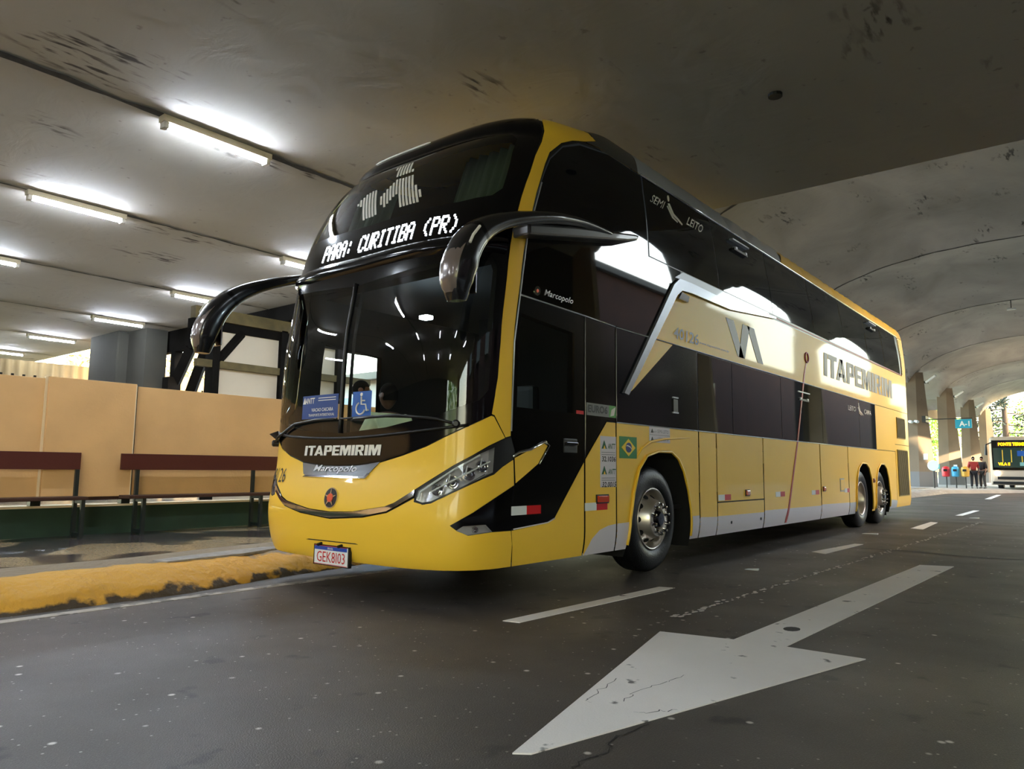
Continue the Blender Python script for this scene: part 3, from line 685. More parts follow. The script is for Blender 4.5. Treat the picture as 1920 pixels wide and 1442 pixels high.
def snorm(s, v):
    h = .004; a = surf(s+h, v)-surf(s-h, v); b = surf(s, min(v+h, 4.3))-surf(s, v-h)
    n = a.cross(b)
    if n.length < 1e-9: return Vector((0, -1, 0))
    n.normalize(); return n if n.dot(Vector((XC, 9, 2))-surf(s, v)) < 0 else -n
def sy(y, z):
    yf = herm(YF, min(z, VR)); y0 = yf+DD
    if y >= y0: return LF+(y-y0)*(YR-3.8-DD)/(YR-y0)
    return float(np.interp(y-yf, NY, SS))
def vz(z):
    """height above the ground -> shell coordinate (the cove above 3.9 m is curved)"""
    if z <= VR: return z
    if z >= 4.25: return 4.3
    return VR+.4*math.asin((z-VR)/.44)/(PI/2)
def dens(pts, close):
    out = []; n = len(pts)
    for i in range(n if close else n-1):
        a, b = pts[i], pts[(i+1) % n]; k = max(1, int(abs(b[1]-a[1])/.05))
        for j in range(k): t = j/k; y = a[0]+(b[0]-a[0])*t; z = a[1]+(b[1]-a[1])*t; out.append((sy(y, z), vz(z)))
    if not close: out.append((sy(*pts[-1]), vz(pts[-1][1])))
    return out
def Q(*pts): return dens(pts, True)
def QL(*pts): return dens(pts, False)
SEND = LF+(YR-3.8-DD)
mir = lambda P: [(-s, v) for s, v in P][::-1]
sym = lambda P: P+[(-s, v) for s, v in reversed(P) if s > 1e-6]   # P starts and ends on s=0
REG = []    # (name, polygon, material)
def reg(name, P, m, both=True):
    REG.append((name, P, m))
    if both: REG.append((name, mir(P), m))
g_ = .0045
ARCH = [QL((6.10, .2), (6.15, .54), (6.22, .8), (6.32, 1.02), (6.48, 1.15), (6.72, 1.2), (7.0, 1.2), (7.16, 1.13), (7.28, 1.0), (7.38, .8), (7.44, .6), (7.47, .2)),
        QL((14.08, .2), (14.12, .6), (14.2, .9), (14.33, 1.08), (14.55, 1.17), (14.85, 1.17), (15.05, 1.09), (15.2, .9), (15.27, .6), (15.3, .2)),
        QL((15.5, .2), (15.53, .6), (15.62, .9), (15.76, 1.08), (15.98, 1.17), (16.25, 1.17), (16.45, 1.09), (16.6, .9), (16.68, .6), (16.72, .2))]
BOT = .275
reg('body_frame', [(-SEND, BOT), (SEND, BOT), (SEND, 4.3), (-SEND, 4.3)], SEAM, False)
reg('front_mask', sym([(0, 1.025), (.25, 1.03), (.49, 1.056), (.72, 1.11), (.93, 1.178), (1.216, 1.315), (1.44, 1.412), (1.475, 1.7), (1.487, 1.98), (1.47, 2.9), (1.47, 3.07), (1.456, 3.46), (1.40, 3.8), (1.30, 4.05), (1.19, 4.3), (0, 4.3)]), BLK, False)
reg('bonnet', sym([(0, .66), (.278, .672), (.623, .724), (.721, .757), (.88, .855), (1.151, 1.034), (1.417, 1.183), (1.574, 1.245), (1.455, 1.400), (1.43, 1.405), (1.216, 1.305), (.93, 1.168), (.72, 1.10), (.49, 1.046), (.25, 1.02), (0, 1.015)]), YEL, False)
reg('front_bumper', sym([(0, BOT), (1.684, BOT), (1.715, .40), (1.722, .447), (1.722, .545), (1.522, .547), (1.31, .529), (1.223, .568), (1.179, .602), (1.348, .695), (1.532, .799), (1.722, .888), (1.675, 1.08), (1.562, 1.025), (1.484, .968), (1.394, .936), (1.182, .836), (1.028, .757), (.96, .745), (.885, .79), (.749, .72), (.654, .676), (.403, .63), (0, .60)]), YEL, False)
reg('chrome_moulding', sym([(0, .612), (.403, .642), (.654, .688), (.749, .733), (.885, .805), (.885, .85), (.721, .752), (.623, .718), (.278, .667), (0, .655)]), CHR, False)
reg('corner_panel', [(1.182, .600), (1.225, .572), (1.31, .533), (1.522, .551), (1.724, .549), (1.724, .882), (1.532, .793), (1.348, .689)], BLK)
reg('headlamp_bezel', [(.889, .764), (.889, .852), (1.151, 1.028), (1.417, 1.177), (1.585, 1.240), (1.64, 1.252), (1.69, 1.14), (1.67, 1.085), (1.562, 1.029), (1.484, .972), (1.394, .940), (1.182, .840), (1.028, .761), (.96, .749)], BPL)
reg('headlamp_lens', [(.905, .778), (.91, .848), (1.151, 1.010), (1.36, 1.128), (1.47, 1.17), (1.47, .985), (1.394, .952), (1.182, .852), (1.028, .773), (.96, .762)], GLC)
reg('fog_lamp_lens', [(1.223, .566), (1.275, .598), (1.459, .604), (1.52, .549), (1.31, .531)], GLC)
reg('pillar_strip', [(1.434, 1.42), (1.462, 1.412), (1.582, 1.250), (1.636, 1.262), (1.633, 2.0), (1.637, 2.88), (1.632, 3.12), (1.60, 3.45), (1.56, 3.72), (1.60, 3.88), (1.75, 3.955), (1.95, 4.0), (2.15, 4.05), (2.0, 4.12), (1.75, 4.17), (1.5, 4.20), (1.28, 4.20), (1.33, 4.05), (1.42, 3.8), (1.468, 3.46), (1.48, 3.07), (1.48, 2.9), (1.495, 1.98), (1.483, 1.7)], YEL)
# driver's door and black side front
reg('driver_door', [(1.732, .555)]+QL((4.84, .59), (4.93, .62), (5.370, 1.085), (5.370, 2.355))+[(1.645, 2.385), (1.645, 1.262), (1.70, 1.14), (1.68, 1.09), (1.732, .895)], BLK)
reg('door_window', [(1.70, 1.49)]+QL((5.22, 1.49), (5.22, 2.19))+[(1.70, 2.24)], GLD); REG[-1] = ('door_window', REG[-1][1], GLC)
reg('door_fin', [(1.737, .902)]+QL((4.71, 1.055), (4.835, 1.2), (4.78, 1.222))+[(1.69, 1.095)], YEL)
reg('door_skirt', [(1.700, BOT), (1.728, .42), (1.732, .545)]+QL((4.84, .58), (4.935, .61), (5.370, 1.07), (5.370, BOT)), YEL)
reg('front_quarter', Q((5.396, BOT), (5.899, BOT), (5.899, 1.445), (5.75, 1.445), (5.396, 1.10)), YEL)
reg('front_quarter_skirt', Q((5.396, BOT), (5.899, BOT), (5.899, .52), (5.76, .51), (5.62, .48), (5.5, .41)), WHT)
reg('black_quarter', Q((5.396, 1.12), (5.745, 1.46), (5.899, 1.46), (5.899, 2.345), (5.396, 2.36)), BLK)
reg('wheel_panel', Q((5.921, BOT), (7.664, BOT), (7.664, 1.445), (5.921, 1.445)), YEL)
reg('wheel_panel_skirt', Q((5.921, BOT), (6.2, BOT), (6.2, .525), (5.921, .52)), WHT)
reg('wheel_panel_skirt', Q((7.3, BOT), (7.664, BOT), (7.664, .52), (7.3, .52)), WHT)
for a, b2 in ((7.692, 8.138), (9.645, 12.062), (12.10, 13.655)):
    reg('luggage_door', Q((a, BOT), (b2, BOT), (b2, 1.445), (a, 1.445)), YEL)
    reg('skirt_panel', Q((a, BOT), (b2, BOT), (b2, .485), (a, .50)), WHT)
reg('luggage_door', Q((8.162, BOT), (9.615, BOT), (9.615, .64), (8.162, .64)), YEL)
reg('skirt_panel', Q((8.162, BOT), (9.615, BOT), (9.615, .48), (8.162, .49)), WHT)
reg('luggage_door', Q((8.162, .655), (9.615, .655), (9.615, 1.445), (8.162, 1.445)), YEL)
reg('rear_wheel_panel', Q((13.69, BOT), (17.33, BOT), (17.33, 1.445), (13.69, 1.445)), YEL)
reg('skirt_panel', Q((13.69, BOT), (14.1, BOT), (14.1, .48), (13.69, .48)), SIL)
reg('skirt_panel', Q((16.7, BOT), (17.35, BOT), (17.35, .42), (16.7, .46)), SIL)
reg('engine_door', Q((17.36, BOT), (18.71, BOT), (18.71, 1.60), (17.36, 1.60)), YEL)
reg('rear_quarter', Q((15.75, 1.455), (17.35, 1.455), (17.35, 2.335), (15.75, 2.335)), YEL)
reg('upper_engine_door', Q((17.36, 1.61), (18.71, 1.61), (18.71, 2.335), (17.36, 2.335)), YEL)
reg('service_panel', Q((5.921, 1.455), (7.665, 1.455), (7.665, 2.345), (5.921, 2.345)), mat('blue_black_paint', (9, 13, 22), .12, 0, 0, spec=.25))
ls = [7.68, 8.65, 10.38, 12.27, 14.52, 15.74]
reg('lower_window_surround', Q((7.67, 1.45), (15.75, 1.45), (15.75, 2.345), (7.67, 2.345)), SEAL)
for a, b2 in zip(ls[:-1], ls[1:]): reg('lower_window', Q((a+.008, 1.457), (b2-.008, 1.457), (b2-.008, 2.335), (a+.008, 2.335)), BGL)
reg('upper_window_surround', [(1.642, 2.39)]+QL((6.55, 2.36), (6.62, 3.1), (18.3, 3.19), (18.2, 4.055), (10, 4.05), (6.5, 4.05))+[(2.4, 4.0), (1.85, 3.96), (1.64, 3.86), (1.60, 3.66), (1.64, 3.12)], SEAL)
reg('upper_side_front', Q((5.396, 2.37), (6.8, 2.355), (7.15, 2.9), (7.3, 3.19), (6.55, 3.19)), BGL)
reg('upper_window', [(1.650, 2.40)]+QL((5.0, 2.385), (6.565, 2.37), (6.56, 3.2), (6.50, 4.04))+[(2.4, 3.99), (1.87, 3.945), (1.66, 3.84), (1.615, 3.66), (1.65, 3.12)], BGL)
us = [(6.58, 6.53), (8.34, 8.18), (10.15, 9.94), (12.02, 11.74), (13.74, 13.52), (15.35, 15.16), (16.78, 16.50), (18.2, 17.95)]
for i in range(7):
    reg('upper_window', Q((us[i][0]+.01, 3.205), (us[i+1][0]-.01, 3.205), (us[i+1][1]-.01, 4.045), (us[i][1]+.01, 4.045)), BGL)
reg('belt_panel', Q((6.10, 1.72), (6.25, 1.80), (7.09, 2.35), (18.71, 2.345), (18.71, 4.05), (18.22, 4.05), (18.35, 3.17), (10, 3.13), (8.6, 2.99), (7.5, 2.98), (7.2, 2.97)), YEL)
reg('silver_gusset', Q((7.16, 3.10), (7.5, 3.11), (8.6, 3.09), (10, 3.175), (10, 3.195), (7.36, 3.195)), SIL)
reg('red_coachline', Q((9.9, 3.155), (18.3, 3.185), (18.3, 3.2), (9.9, 3.175)), mat('red_line', (170, 30, 40), .4))
reg('roof_rail', QL((6.46, 4.06), (10.7, 4.06), (10.7, 4.3), (6.51, 4.3)), SIL)
reg('front_roof_rail', [(1.97, 4.0), (2.4, 4.01)]+QL((5.6, 4.06), (6.45, 4.065), (6.5, 4.3))+[(2.1, 4.24), (1.8, 4.18), (2.02, 4.13), (2.17, 4.05)], SILD)
reg('roof_rail', Q((10.71, 4.06), (18.71, 4.06), (18.71, 4.3), (10.9, 4.3)), YEL)
reg('front_cap', sym([(0, 4.0), (1.0, 4.0), (1.26, 4.06), (1.22, 4.21), (1.5, 4.21), (1.75, 4.18), (2.1, 4.245), (3.6, 4.3), (0, 4.3)]), BLK, False)
reg('windscreen', [(.022, 1.285), (.54, 1.32), (1.0, 1.40), (1.33, 1.52), (1.40, 1.60), (1.41, 1.97), (1.385, 2.56), (1.34, 2.64), (.92, 2.60), (.022, 2.53)], GLS)
reg('upper_windscreen', sym([(0, 3.10), (.97, 3.12), (1.22, 3.17), (1.29, 3.25), (1.27, 3.45), (1.20, 3.78), (1.1, 3.85), (0, 3.88)]), GLD, False)
for A in ARCH: reg('VOID', A, None)
bus = thing('coach', 'tall yellow and black double deck coach filling the middle of the photo', 'bus', (0, 0, 0))
NOSKIN = set()

def build_shell():
    pts = []; edges = []
    def addpoly(P):
        # densify long edges
        D = []
        n = len(P)
        for i in range(n):
            a, b = P[i], P[(i+1) % n]; L = math.hypot(a[0]-b[0], a[1]-b[1])
            m = max(1, int(L/(.12 if min(abs(a[0]), abs(b[0])) < 2.1 else .6)))
            for k in range(m): D.append((a[0]+(b[0]-a[0])*k/m, a[1]+(b[1]-a[1])*k/m))
        s0 = len(pts); pts.extend(D); edges.extend([(s0+i, s0+(i+1) % len(D)) for i in range(len(D))])
    for _, P, _m in REG: addpoly(P)
    for s in np.concatenate([np.arange(-1.92, 1.93, .045), -np.arange(2.0, 4.6, .12), np.arange(2.0, 4.6, .12), -np.arange(4.7, SEND, .35), np.arange(4.7, SEND, .35)]):
        for v in list(np.arange(.30, 3.9, .075))+list(np.arange(3.92, 4.3, .045)):
            pts.append((float(s)+rng.uniform(-.003, .003), float(v)+rng.uniform(-.003, .003)))
    V, E, Fc, _, _, _ = delaunay_2d_cdt([Vector(p) for p in pts], edges, [], 0, 1e-5)
    V = [(v.x, v.y) for v in V]; Fc = [tuple(f) for f in Fc]
    cen = np.array([[(V[f[0]][0]+V[f[1]][0]+V[f[2]][0])/3, (V[f[0]][1]+V[f[1]][1]+V[f[2]][1])/3] for f in Fc])
    lab = np.full(len(Fc), -1)
    for i, (nmn, P, m) in enumerate(REG):
        A = np.array(P); ins = np.zeros(len(Fc), bool); n = len(A)
        bb = (cen[:, 0] > A[:, 0].min()) & (cen[:, 0] < A[:, 0].max()) & (cen[:, 1] > A[:, 1].min()) & (cen[:, 1] < A[:, 1].max())
        idx = np.where(bb)[0]; c = cen[idx]; r = np.zeros(len(idx), bool)
        for k in range(n):
            x1, y1 = A[k]; x2, y2 = A[(k+1) % n]
            if y1 == y2: continue
            cnd = ((y1 > c[:, 1]) != (y2 > c[:, 1])) & (c[:, 0] < (x2-x1)*(c[:, 1]-y1)/(y2-y1)+x1); r ^= cnd
        lab[idx[r]] = i
    P3 = [surf(*p) for p in V]; N3 = [snorm(s, min(v, 4.26)) for s, v in V]
    out = {}
    for i, (nmn, P, m) in enumerate(REG):
        if m is None: continue
        fs = [Fc[j] for j in np.where(lab == i)[0]]
        if not fs: print('EMPTY region', nmn); continue
        recess = -.012 if nmn in ('body_frame',) else (-.004 if 'surround' in nmn else (.012 if nmn in ('chrome_moulding',) else 0))
        used = sorted({a for f in fs for a in f}); mp = {a: k for k, a in enumerate(used)}
        vs = [P3[a]+N3[a]*recess for a in used]; ns = [tuple(N3[a]) for a in used]
        F2 = []
        for f in fs:
            q = [mp[a] for a in f]; nn = (vs[q[1]]-vs[q[0]]).cross(vs[q[2]]-vs[q[0]])
            if nn.dot(N3[f[0]]) < 0: q = q[::-1]
            F2.append(tuple(q))
        nv = len(vs)
        if nmn != 'body_frame' and 'lens' not in nmn and 'windscreen' not in nmn:
            cnt = {}
            for f in F2:
                for k in range(3): e = (f[k], f[(k+1) % 3]); cnt[tuple(sorted(e))] = cnt.get(tuple(sorted(e)), [])+[e]
            rim = {}
            for es in cnt.values():
                if len(es) == 1:
                    a, b = es[0]
                    for q in (a, b):
                        if q not in rim: rim[q] = len(vs); vs.append(vs[q]-Vector(ns[q])*.003); ns.append(ns[q])
                    F2.append((b, a, rim[a], rim[b]))
        me = bpy.data.meshes.new(nmn); me.from_pydata([tuple(p) for p in vs], [], F2)
        for p in me.polygons: p.use_smooth = True
        me.normals_split_custom_set_from_vertices(ns)
        o = link(nmn, me, m, bus); out.setdefault(nmn, []).append(o)
    good = [j for j in range(len(Fc)) if lab[j] >= 0 and REG[lab[j]][2] is not None and not any(w_ in REG[lab[j]][0] for w_ in ('windscreen', 'lens', 'door_window')) and abs(cen[j][0]) < 4.5 and cen[j][1] < 4.05]
    me = bpy.data.meshes.new('inner_lining'); me.from_pydata([tuple(P3[a]-N3[a]*.075) for a in range(len(V))], [], [Fc[j] for j in good])
    bm = bmesh.new(); bm.from_mesh(me); bmesh.ops.delete(bm, geom=[v for v in bm.verts if not v.link_faces], context='VERTS'); bm.to_mesh(me); bm.free()
    link('inner_lining', me, DARK, bus)
    return out
SH = build_shell()
# roof cap and rear wall
ring = [surf(s, 4.3) for s in np.concatenate([-np.linspace(SEND, 4.7, 14), -np.arange(4.6, 2.0, -.1), np.linspace(-1.95, 1.95, 80), np.arange(2.0, 4.6, .1), np.linspace(4.7, SEND, 14)])]
b = MB(); n = len(ring)
for f, dz in ((1, 0), (.8, .05), (.5, .09), (.0, .11)):
    for p in ring: b.v.append((XC+(p.x-XC)*f, p.y+(0 if f == 1 else (1-f)*.8*max(0, min(1, (7-p.y)/2))), p.z+dz*min(1, max(0, (p.y-4.4)/2)) if f < 1 else p.z))
for r in range(3):
    for i in range(n-1): b.f.append((r*n+i, r*n+i+1, (r+1)*n+i+1, (r+1)*n+i))
b.build('roof', YEL, bus, smooth=True)
rw = [surf(SEND, v) for v in np.linspace(BOT, 4.3, 30)]; lw = [surf(-SEND, v) for v in np.linspace(BOT, 4.3, 30)]
b = MB(); cols = []
for i in range(30):
    base = len(b.v)
    for k in range(9):
        t = k/8; p = rw[i].lerp(lw[i], t); b.v.append((p.x, p.y+.16*(1-(2*t-1)**4), p.z))
b.f = [(i*9+k, i*9+k+1, (i+1)*9+k+1, (i+1)*9+k) for i in range(29) for k in range(8)]
b.build('rear_wall', YEL, bus, smooth=True)
# floor pan, inner wheel housings
MB().box(-2.35, -.25, 4.55, 18.5, .45, .6).build('floor_pan', DARK, bus)
MB().box(-2.2, -.4, 4.2, 4.56, .33, .6).build('floor_pan', DARK, bus)
for side in (1, -1):
    for A, yc in zip(ARCH, (6.78, 14.7, 16.12)):
        n = len(A); b = MB()
        pa = [surf(s*side, v) for s, v in A]; b.v = [(p.x-.0*side, p.y, p.z) for p in pa]+[(p.x-.55*side, p.y, p.z) for p in pa]
        b.f = [(i, i+1, n+i+1, n+i) for i in range(n-1)]+[tuple(range(n, 2*n))]
        b.build('wheel_housing', DARK, bus)
        # flared lip
        lip = [surf(s*side, v, .008) for s, v in A if v > .29]
        MB().tube(lip, .014, 6).build('arch_lip', YEL, bus, smooth=True)
MB().tube([surf(sy(y, z), z, .004) for y, z in ((6.28, 1.12), (6.38, 1.22), (6.55, 1.29), (6.85, 1.33), (7.2, 1.35), (7.45, 1.365))], [.004, .012, .016, .013, .009, .003], 6).build('arch_highlight', YEL, bus, smooth=True)
# wheels
def wheel(x, y, kind):
    """axis along x; outer face towards +x for x>-1.3"""
    s = 1 if x > XC else -1
    M = Matrix.Translation((x, y, .525)) @ Matrix.Rotation(PI/2*s, 4, 'Y')
    t = bpy.data.objects.new('wheel', None); COL.objects.link(t); t.parent = bus
    # local z points outward
    tp = [(.30, -.03), (.33, .0), (.40, .012), (.455, .0), (.495, -.02), (.515, -.045), (.525, -.075), (.525, -.235), (.515, -.26), (.48, -.285), (.40, -.30), (.30, -.27)]
    MB().lathe(tp, 56, M).build('tyre', RUB, t, smooth=.7)
    for r0 in (-.11, -.155, -.2):
        MB().lathe([(.5255, r0), (.527, r0-.003), (.5255, r0-.006)], 40, M).build('tread_groove', DARK, t)
    MB().lathe([(.300, -.03), (.310, -.008), (.300, .0), (.287, -.012), (.275, -.06), (.262, -.12)], 48, M).build('rim', ALU if kind != 'tag' else ALU, t, smooth=True)
    if kind == 'drive':   # deep dished wheel
        MB().lathe([(.262, -.12), (.25, -.20), (.17, -.21), (.12, -.19), (.115, -.10), (.0, -.095)], 40, M).build('disc', ALU, t, smooth=.5)
        hz, hr = -.19, .145
    else:
        MB().lathe([(.262, -.12), (.235, -.085), (.205, -.02), (.185, .035), (.168, .055), (.115, .06), (.108, .04), (.10, .0)], 40, M).build('disc', ALU, t, smooth=.5)
        MB().lathe([(.10, .0), (.085, .03), (.075, .075), (.06, .09), (.0, .092)], 28, M).build('hub_cap', CHRD, t, smooth=.5)
        for k in range(10):
            a = 2*PI*(k+.5)/10; c = M @ Vector((.222*math.cos(a), .222*math.sin(a), -.048)); d = (M.to_3x3() @ Vector((0, 0, 1)))
            MB().lathe([(.0, .006), (.028, .006), (.03, 0)], 12, Matrix.Translation(c) @ (M.to_3x3() @ Matrix.Rotation(a, 3, 'Z') @ Matrix.Rotation(.95, 3, 'Y')).to_4x4()).build('hand_hole', DARK, t)
        hz, hr = .057, .142
    for k in range(10):
        a = 2*PI*k/10; c = M @ Vector((hr*math.cos(a), hr*math.sin(a), hz))
        MB().lathe([(.022, 0), (.022, .01), (.017, .012), (.017, .035), (.013, .05), (.0, .054)], 8, Matrix.Translation(c) @ M.to_3x3().to_4x4()).build('wheel_nut', CHR, t, smooth=.6)
    return t
for x in (-.06, -2.54):
    wheel(x, 6.72, 'front'); wheel(x, 14.70, 'drive'); wheel(x, 16.12, 'tag')

# --- text and stickers on the body
def on(s0, v0, off=.004): return lambda u, v: surf(s0+u, v0+v, off)
def side(y0, z0, off=.005):
    s0 = sy(y0, z0); k = (SEND-LF)/(YR-4.53); return lambda u, v: surf(s0+u, z0+v, off)
def plate(name, fn, w_, h_, m, parent=bus, n=6, th=.003):
    """thin sheet following the surface; fn(u,v)->point; rim so it has an edge"""
    b = MB(); k = n+1
    for j in range(k):
        for i in range(k): b.v.append(fn(-w_/2+w_*i/n, h_*j/n))
    b.f = [(j*k+i, j*k+i+1, (j+1)*k+i+1, (j+1)*k+i) for j in range(n) for i in range(n)]
    return b.build(name, m, parent)
block_text('ITAPEMIRIM', .082, .97, on(.008, 1.105), 'name_lettering', WHTT, bus, .12)
bd = [(-.40, .935), (.36, .932), (.40, .965), (.50, 1.052), (.25, 1.022), (0, 1.018), (-.25, 1.022), (-.48, 1.045), (-.44, .95)]
def patch(name, P, m, off, parent=bus, step=.08):
    pts = []; 
    for i in range(len(P)):
        a, b2 = P[i], P[(i+1) % len(P)]; L = math.hypot(a[0]-b2[0], a[1]-b2[1]); q = max(1, int(L/step))
        for k in range(q): pts.append((a[0]+(b2[0]-a[0])*k/q, a[1]+(b2[1]-a[1])*k/q))
    ne = len(pts); xs = [p[0] for p in pts]; ysx = [p[1] for p in pts]
    def inside(x, y):
        c = False
        for i in range(ne):
            x1, y1 = pts[i]; x2, y2 = pts[(i+1) % ne]
            if (y1 > y) != (y2 > y) and x < (x2-x1)*(y-y1)/(y2-y1)+x1: c = not c
        return c
    gp = [(x, y) for x in np.arange(min(xs), max(xs), step) for y in np.arange(min(ysx), max(ysx), step) if inside(x, y)]
    V, E_, Fc, _, _, _ = delaunay_2d_cdt([Vector(p) for p in pts+gp], [(i, (i+1) % ne) for i in range(ne)], [], 1, 1e-5)
    b = MB(); b.v = [surf(v.x, v.y, off) for v in V]; b.f = [tuple(f) for f in Fc]; n = len(b.v)
    low = [surf(v.x, v.y, -.002) for v in V]; b.v += low
    cnt = {}
    for f in Fc:
        for k in range(len(f)): e = tuple(sorted((f[k], f[(k+1) % len(f)]))); cnt[e] = cnt.get(e, 0)+1
    b.f += [(e[0], e[1], e[1]+n, e[0]+n) for e, c in cnt.items() if c == 1]
    return b.build(name, m, parent, smooth=.6)
patch('badge_plate', bd, mat('badge_grey', (120, 124, 126), .25, .7), .010)
patch('badge_rim', [(-.44, .927), (.37, .922), (.41, .957), (.385, .962), (.355, .937), (-.40, .941)], CHR, .014)
text_obj('Marcopolo', .068, on(-.02, .957, .016), 'badge_lettering', SILT, bus, .56, .012, .35)
for sg in (-1,):
    text_obj('40126', .125, on(-.905, .872, .005), 'fleet_number', BPL, bus, .34, .0)
# round emblem
em = bpy.data.objects.new('round_emblem', None); COL.objects.link(em); em.parent = bus
def disc(name, s0, v0, r, off, m, parent, sx=1.0, n=28):
    b = MB(); b.v = [surf(s0, v0, off)]+[surf(s0+r*sx*math.cos(a), v0+r*math.sin(a), off) for a in np.linspace(0, 2*PI, n, endpoint=False)]
    b.f = [(0, i+1, (i+1) % n+1) for i in range(n)]; lo = [surf(s0+r*sx*math.cos(a), v0+r*math.sin(a), 0) for a in np.linspace(0, 2*PI, n, endpoint=False)]
    k = len(b.v); b.v += lo; b.f += [(i+1, (i+1) % n+1, k+(i+1) % n, k+i) for i in range(n)]; return b.build(name, m, parent)
disc('emblem_rim', 0, .765, .082, .010, CHR, em); disc('emblem_ground', 0, .765, .074, .013, BPL, em); disc('emblem_centre', 0, .765, .034, .020, mat('emblem_orange', (226, 84, 30), .4), em)
for k in range(5):
    a = PI/2+2*PI*k/5; ca, sa = math.cos(a), math.sin(a)
    MB().add([surf(.034*ca-.008*sa, .765+.034*sa+.008*ca, .017), surf(.034*ca+.008*sa, .765+.034*sa-.008*ca, .017), surf(.075*ca, .765+.075*sa, .017)], [(0, 1, 2)]).build('emblem_ray', CHR, em)
    a += PI/5; ca, sa = math.cos(a), math.sin(a)
# number plate
pc = bpy.data.objects.new('number_plate', None); COL.objects.link(pc); pc.parent = bus
py = surf(.01, .33).y-.035
fp = lambda u, v, d=0: Vector((XC+.01+u, py-d, .245+v))
MB().box(XC-.20, XC+.22, py, py+.012, .238, .385).build('plate_back', WREF, pc, bevel=.003)
MB().box(XC-.215, XC+.235, py+.004, py+.03, .232, .392).build('plate_holder', BPL, pc)
MB().add([fp(-.205, .108, .002), fp(.205, .108, .002), fp(.205, .137, .002), fp(-.205, .137, .002)], [(0, 1, 2, 3)]).build('plate_band', mat('plate_blue', (24, 70, 170), .4), pc)
text_obj('BRASIL', .016, lambda u, v: fp(u, v+.114, .004), 'plate_country', WHTT, pc, .07, .01)
text_obj('GEK8I03', .082, lambda u, v: fp(u+.004, v+.014, .003), 'plate_number', REDT, pc, .355, .0)
for (a, b2, c, d) in ((-.209, .211, -.004, 0), (-.209, .211, .138, .142)):
    MB().add([fp(a, c, .003), fp(b2, c, .003), fp(b2, d, .003), fp(a, d, .003)], [(0, 1, 2, 3)]).build('plate_border', REDT, pc)
for sx in (-1, 1): MB().tube([surf(sx*.13, .40, -.005), surf(sx*.13+.0, .40, .04)], .012, 6).build('plate_lamp', BPL, pc)
patch('bumper_crease', [(-.30, .425), (.30, .428), (.33, .421), (-.34, .417)], SEAM, .001)
# destination display
dsp = bpy.data.objects.new('destination_display', None); COL.objects.link(dsp); dsp.parent = bus
for i_, ch_ in enumerate('PARA: CURITIBA (PR)'):
    if ch_ != ' ': tag(dot_text(ch_, .165, 1.60*5/113, on(.215-.8+1.6*(i_*6+2.5)/113, 2.845, .004), 'lit_letter', LED, dsp), kind='stuff')
# upper windscreen emblem in stripes
def inpoly(P, x, y):
    c = False
    for i in range(len(P)):
        x1, y1 = P[i]; x2, y2 = P[(i+1) % len(P)]
        if (y1 > y) != (y2 > y) and x < (x2-x1)*(y-y1)/(y2-y1)+x1: c = not c
    return c
LG = [[(-.337, 3.394), (-.285, 3.455), (-.198, 3.505), (-.076, 3.531), (-.055, 3.194), (-.264, 3.175), (-.261, 3.35), (-.31, 3.35)],
      [(-.019, 3.399), (.114, 3.519), (.195, 3.571), (.416, 3.567), (.444, 3.35), (.528, 3.344), (.491, 3.266), (.444, 3.195), (.225, 3.20), (.206, 3.377), (.002, 3.237)],
      [(.135, 3.785), (.36, 3.79), (.398, 3.61), (.18, 3.60)]]
lg = bpy.data.objects.new('striped_emblem', None); COL.objects.link(lg); lg.parent = bus
for P in LG:
    xs = [p[0] for p in P]; x = min(xs)
    while x < max(xs)-.01:
        c = x+.014; yy = [y for y in np.arange(3.05, 3.9, .01) if inpoly(P, c, y)]; shr = lambda v_: -.62*(v_-3.35)
        if yy:
            runs = [[yy[0], yy[0]]]
            for y in yy[1:]:
                if y-runs[-1][1] > .015: runs.append([y, y])
                else: runs[-1][1] = y
            for r in runs:
                if r[1]-r[0] < .02: continue
                b = MB(); k = 6
                for j in range(k+1):
                    v = r[0]+(r[1]-r[0])*j/k; b.v += [surf(x+shr(v), v, .004), surf(x+.027+shr(v), v, .004)]
                b.f = [(2*j, 2*j+1, 2*j+3, 2*j+2) for j in range(k)]; b.build('stripe', mat('emblem_cream', (196, 192, 176), .5), lg)
        x += .040
# windscreen furniture
MB().tube([surf(.0, v, .008) for v in np.linspace(1.285, 2.55, 14)], .016, 6).build('screen_divider', BPL, bus, smooth=True)
vs_ = []
b = MB(); pr = [(2.66, .0), (2.69, .022), (2.735, .034), (2.77, .022), (2.80, .0)]
sl = np.linspace(-1.44, 1.44, 61)
for s in sl:
    for v, o2 in pr: b.v.append(surf(float(s), v+.012*abs(s), o2))
k = len(pr); b.f = [(i*k+j, i*k+j+1, (i+1)*k+j+1, (i+1)*k+j) for i in range(60) for j in range(k-1)]
b.build('visor_ridge', BLK, bus, smooth=True)
MB().tube([surf(float(s), 1.245+.055*s*s, .006) for s in np.linspace(-1.25, 1.25, 40)], .012, 6).build('screen_gasket', BPL, bus, smooth=True)
MB().tube([surf(float(s), 4.03, .006) for s in np.linspace(-.72, .12, 20)], [.004]+[.009]*18+[.004], 6).build('roof_marker_strip', WHTT, bus)
for s in (-1.0, -.35, .95):  pass
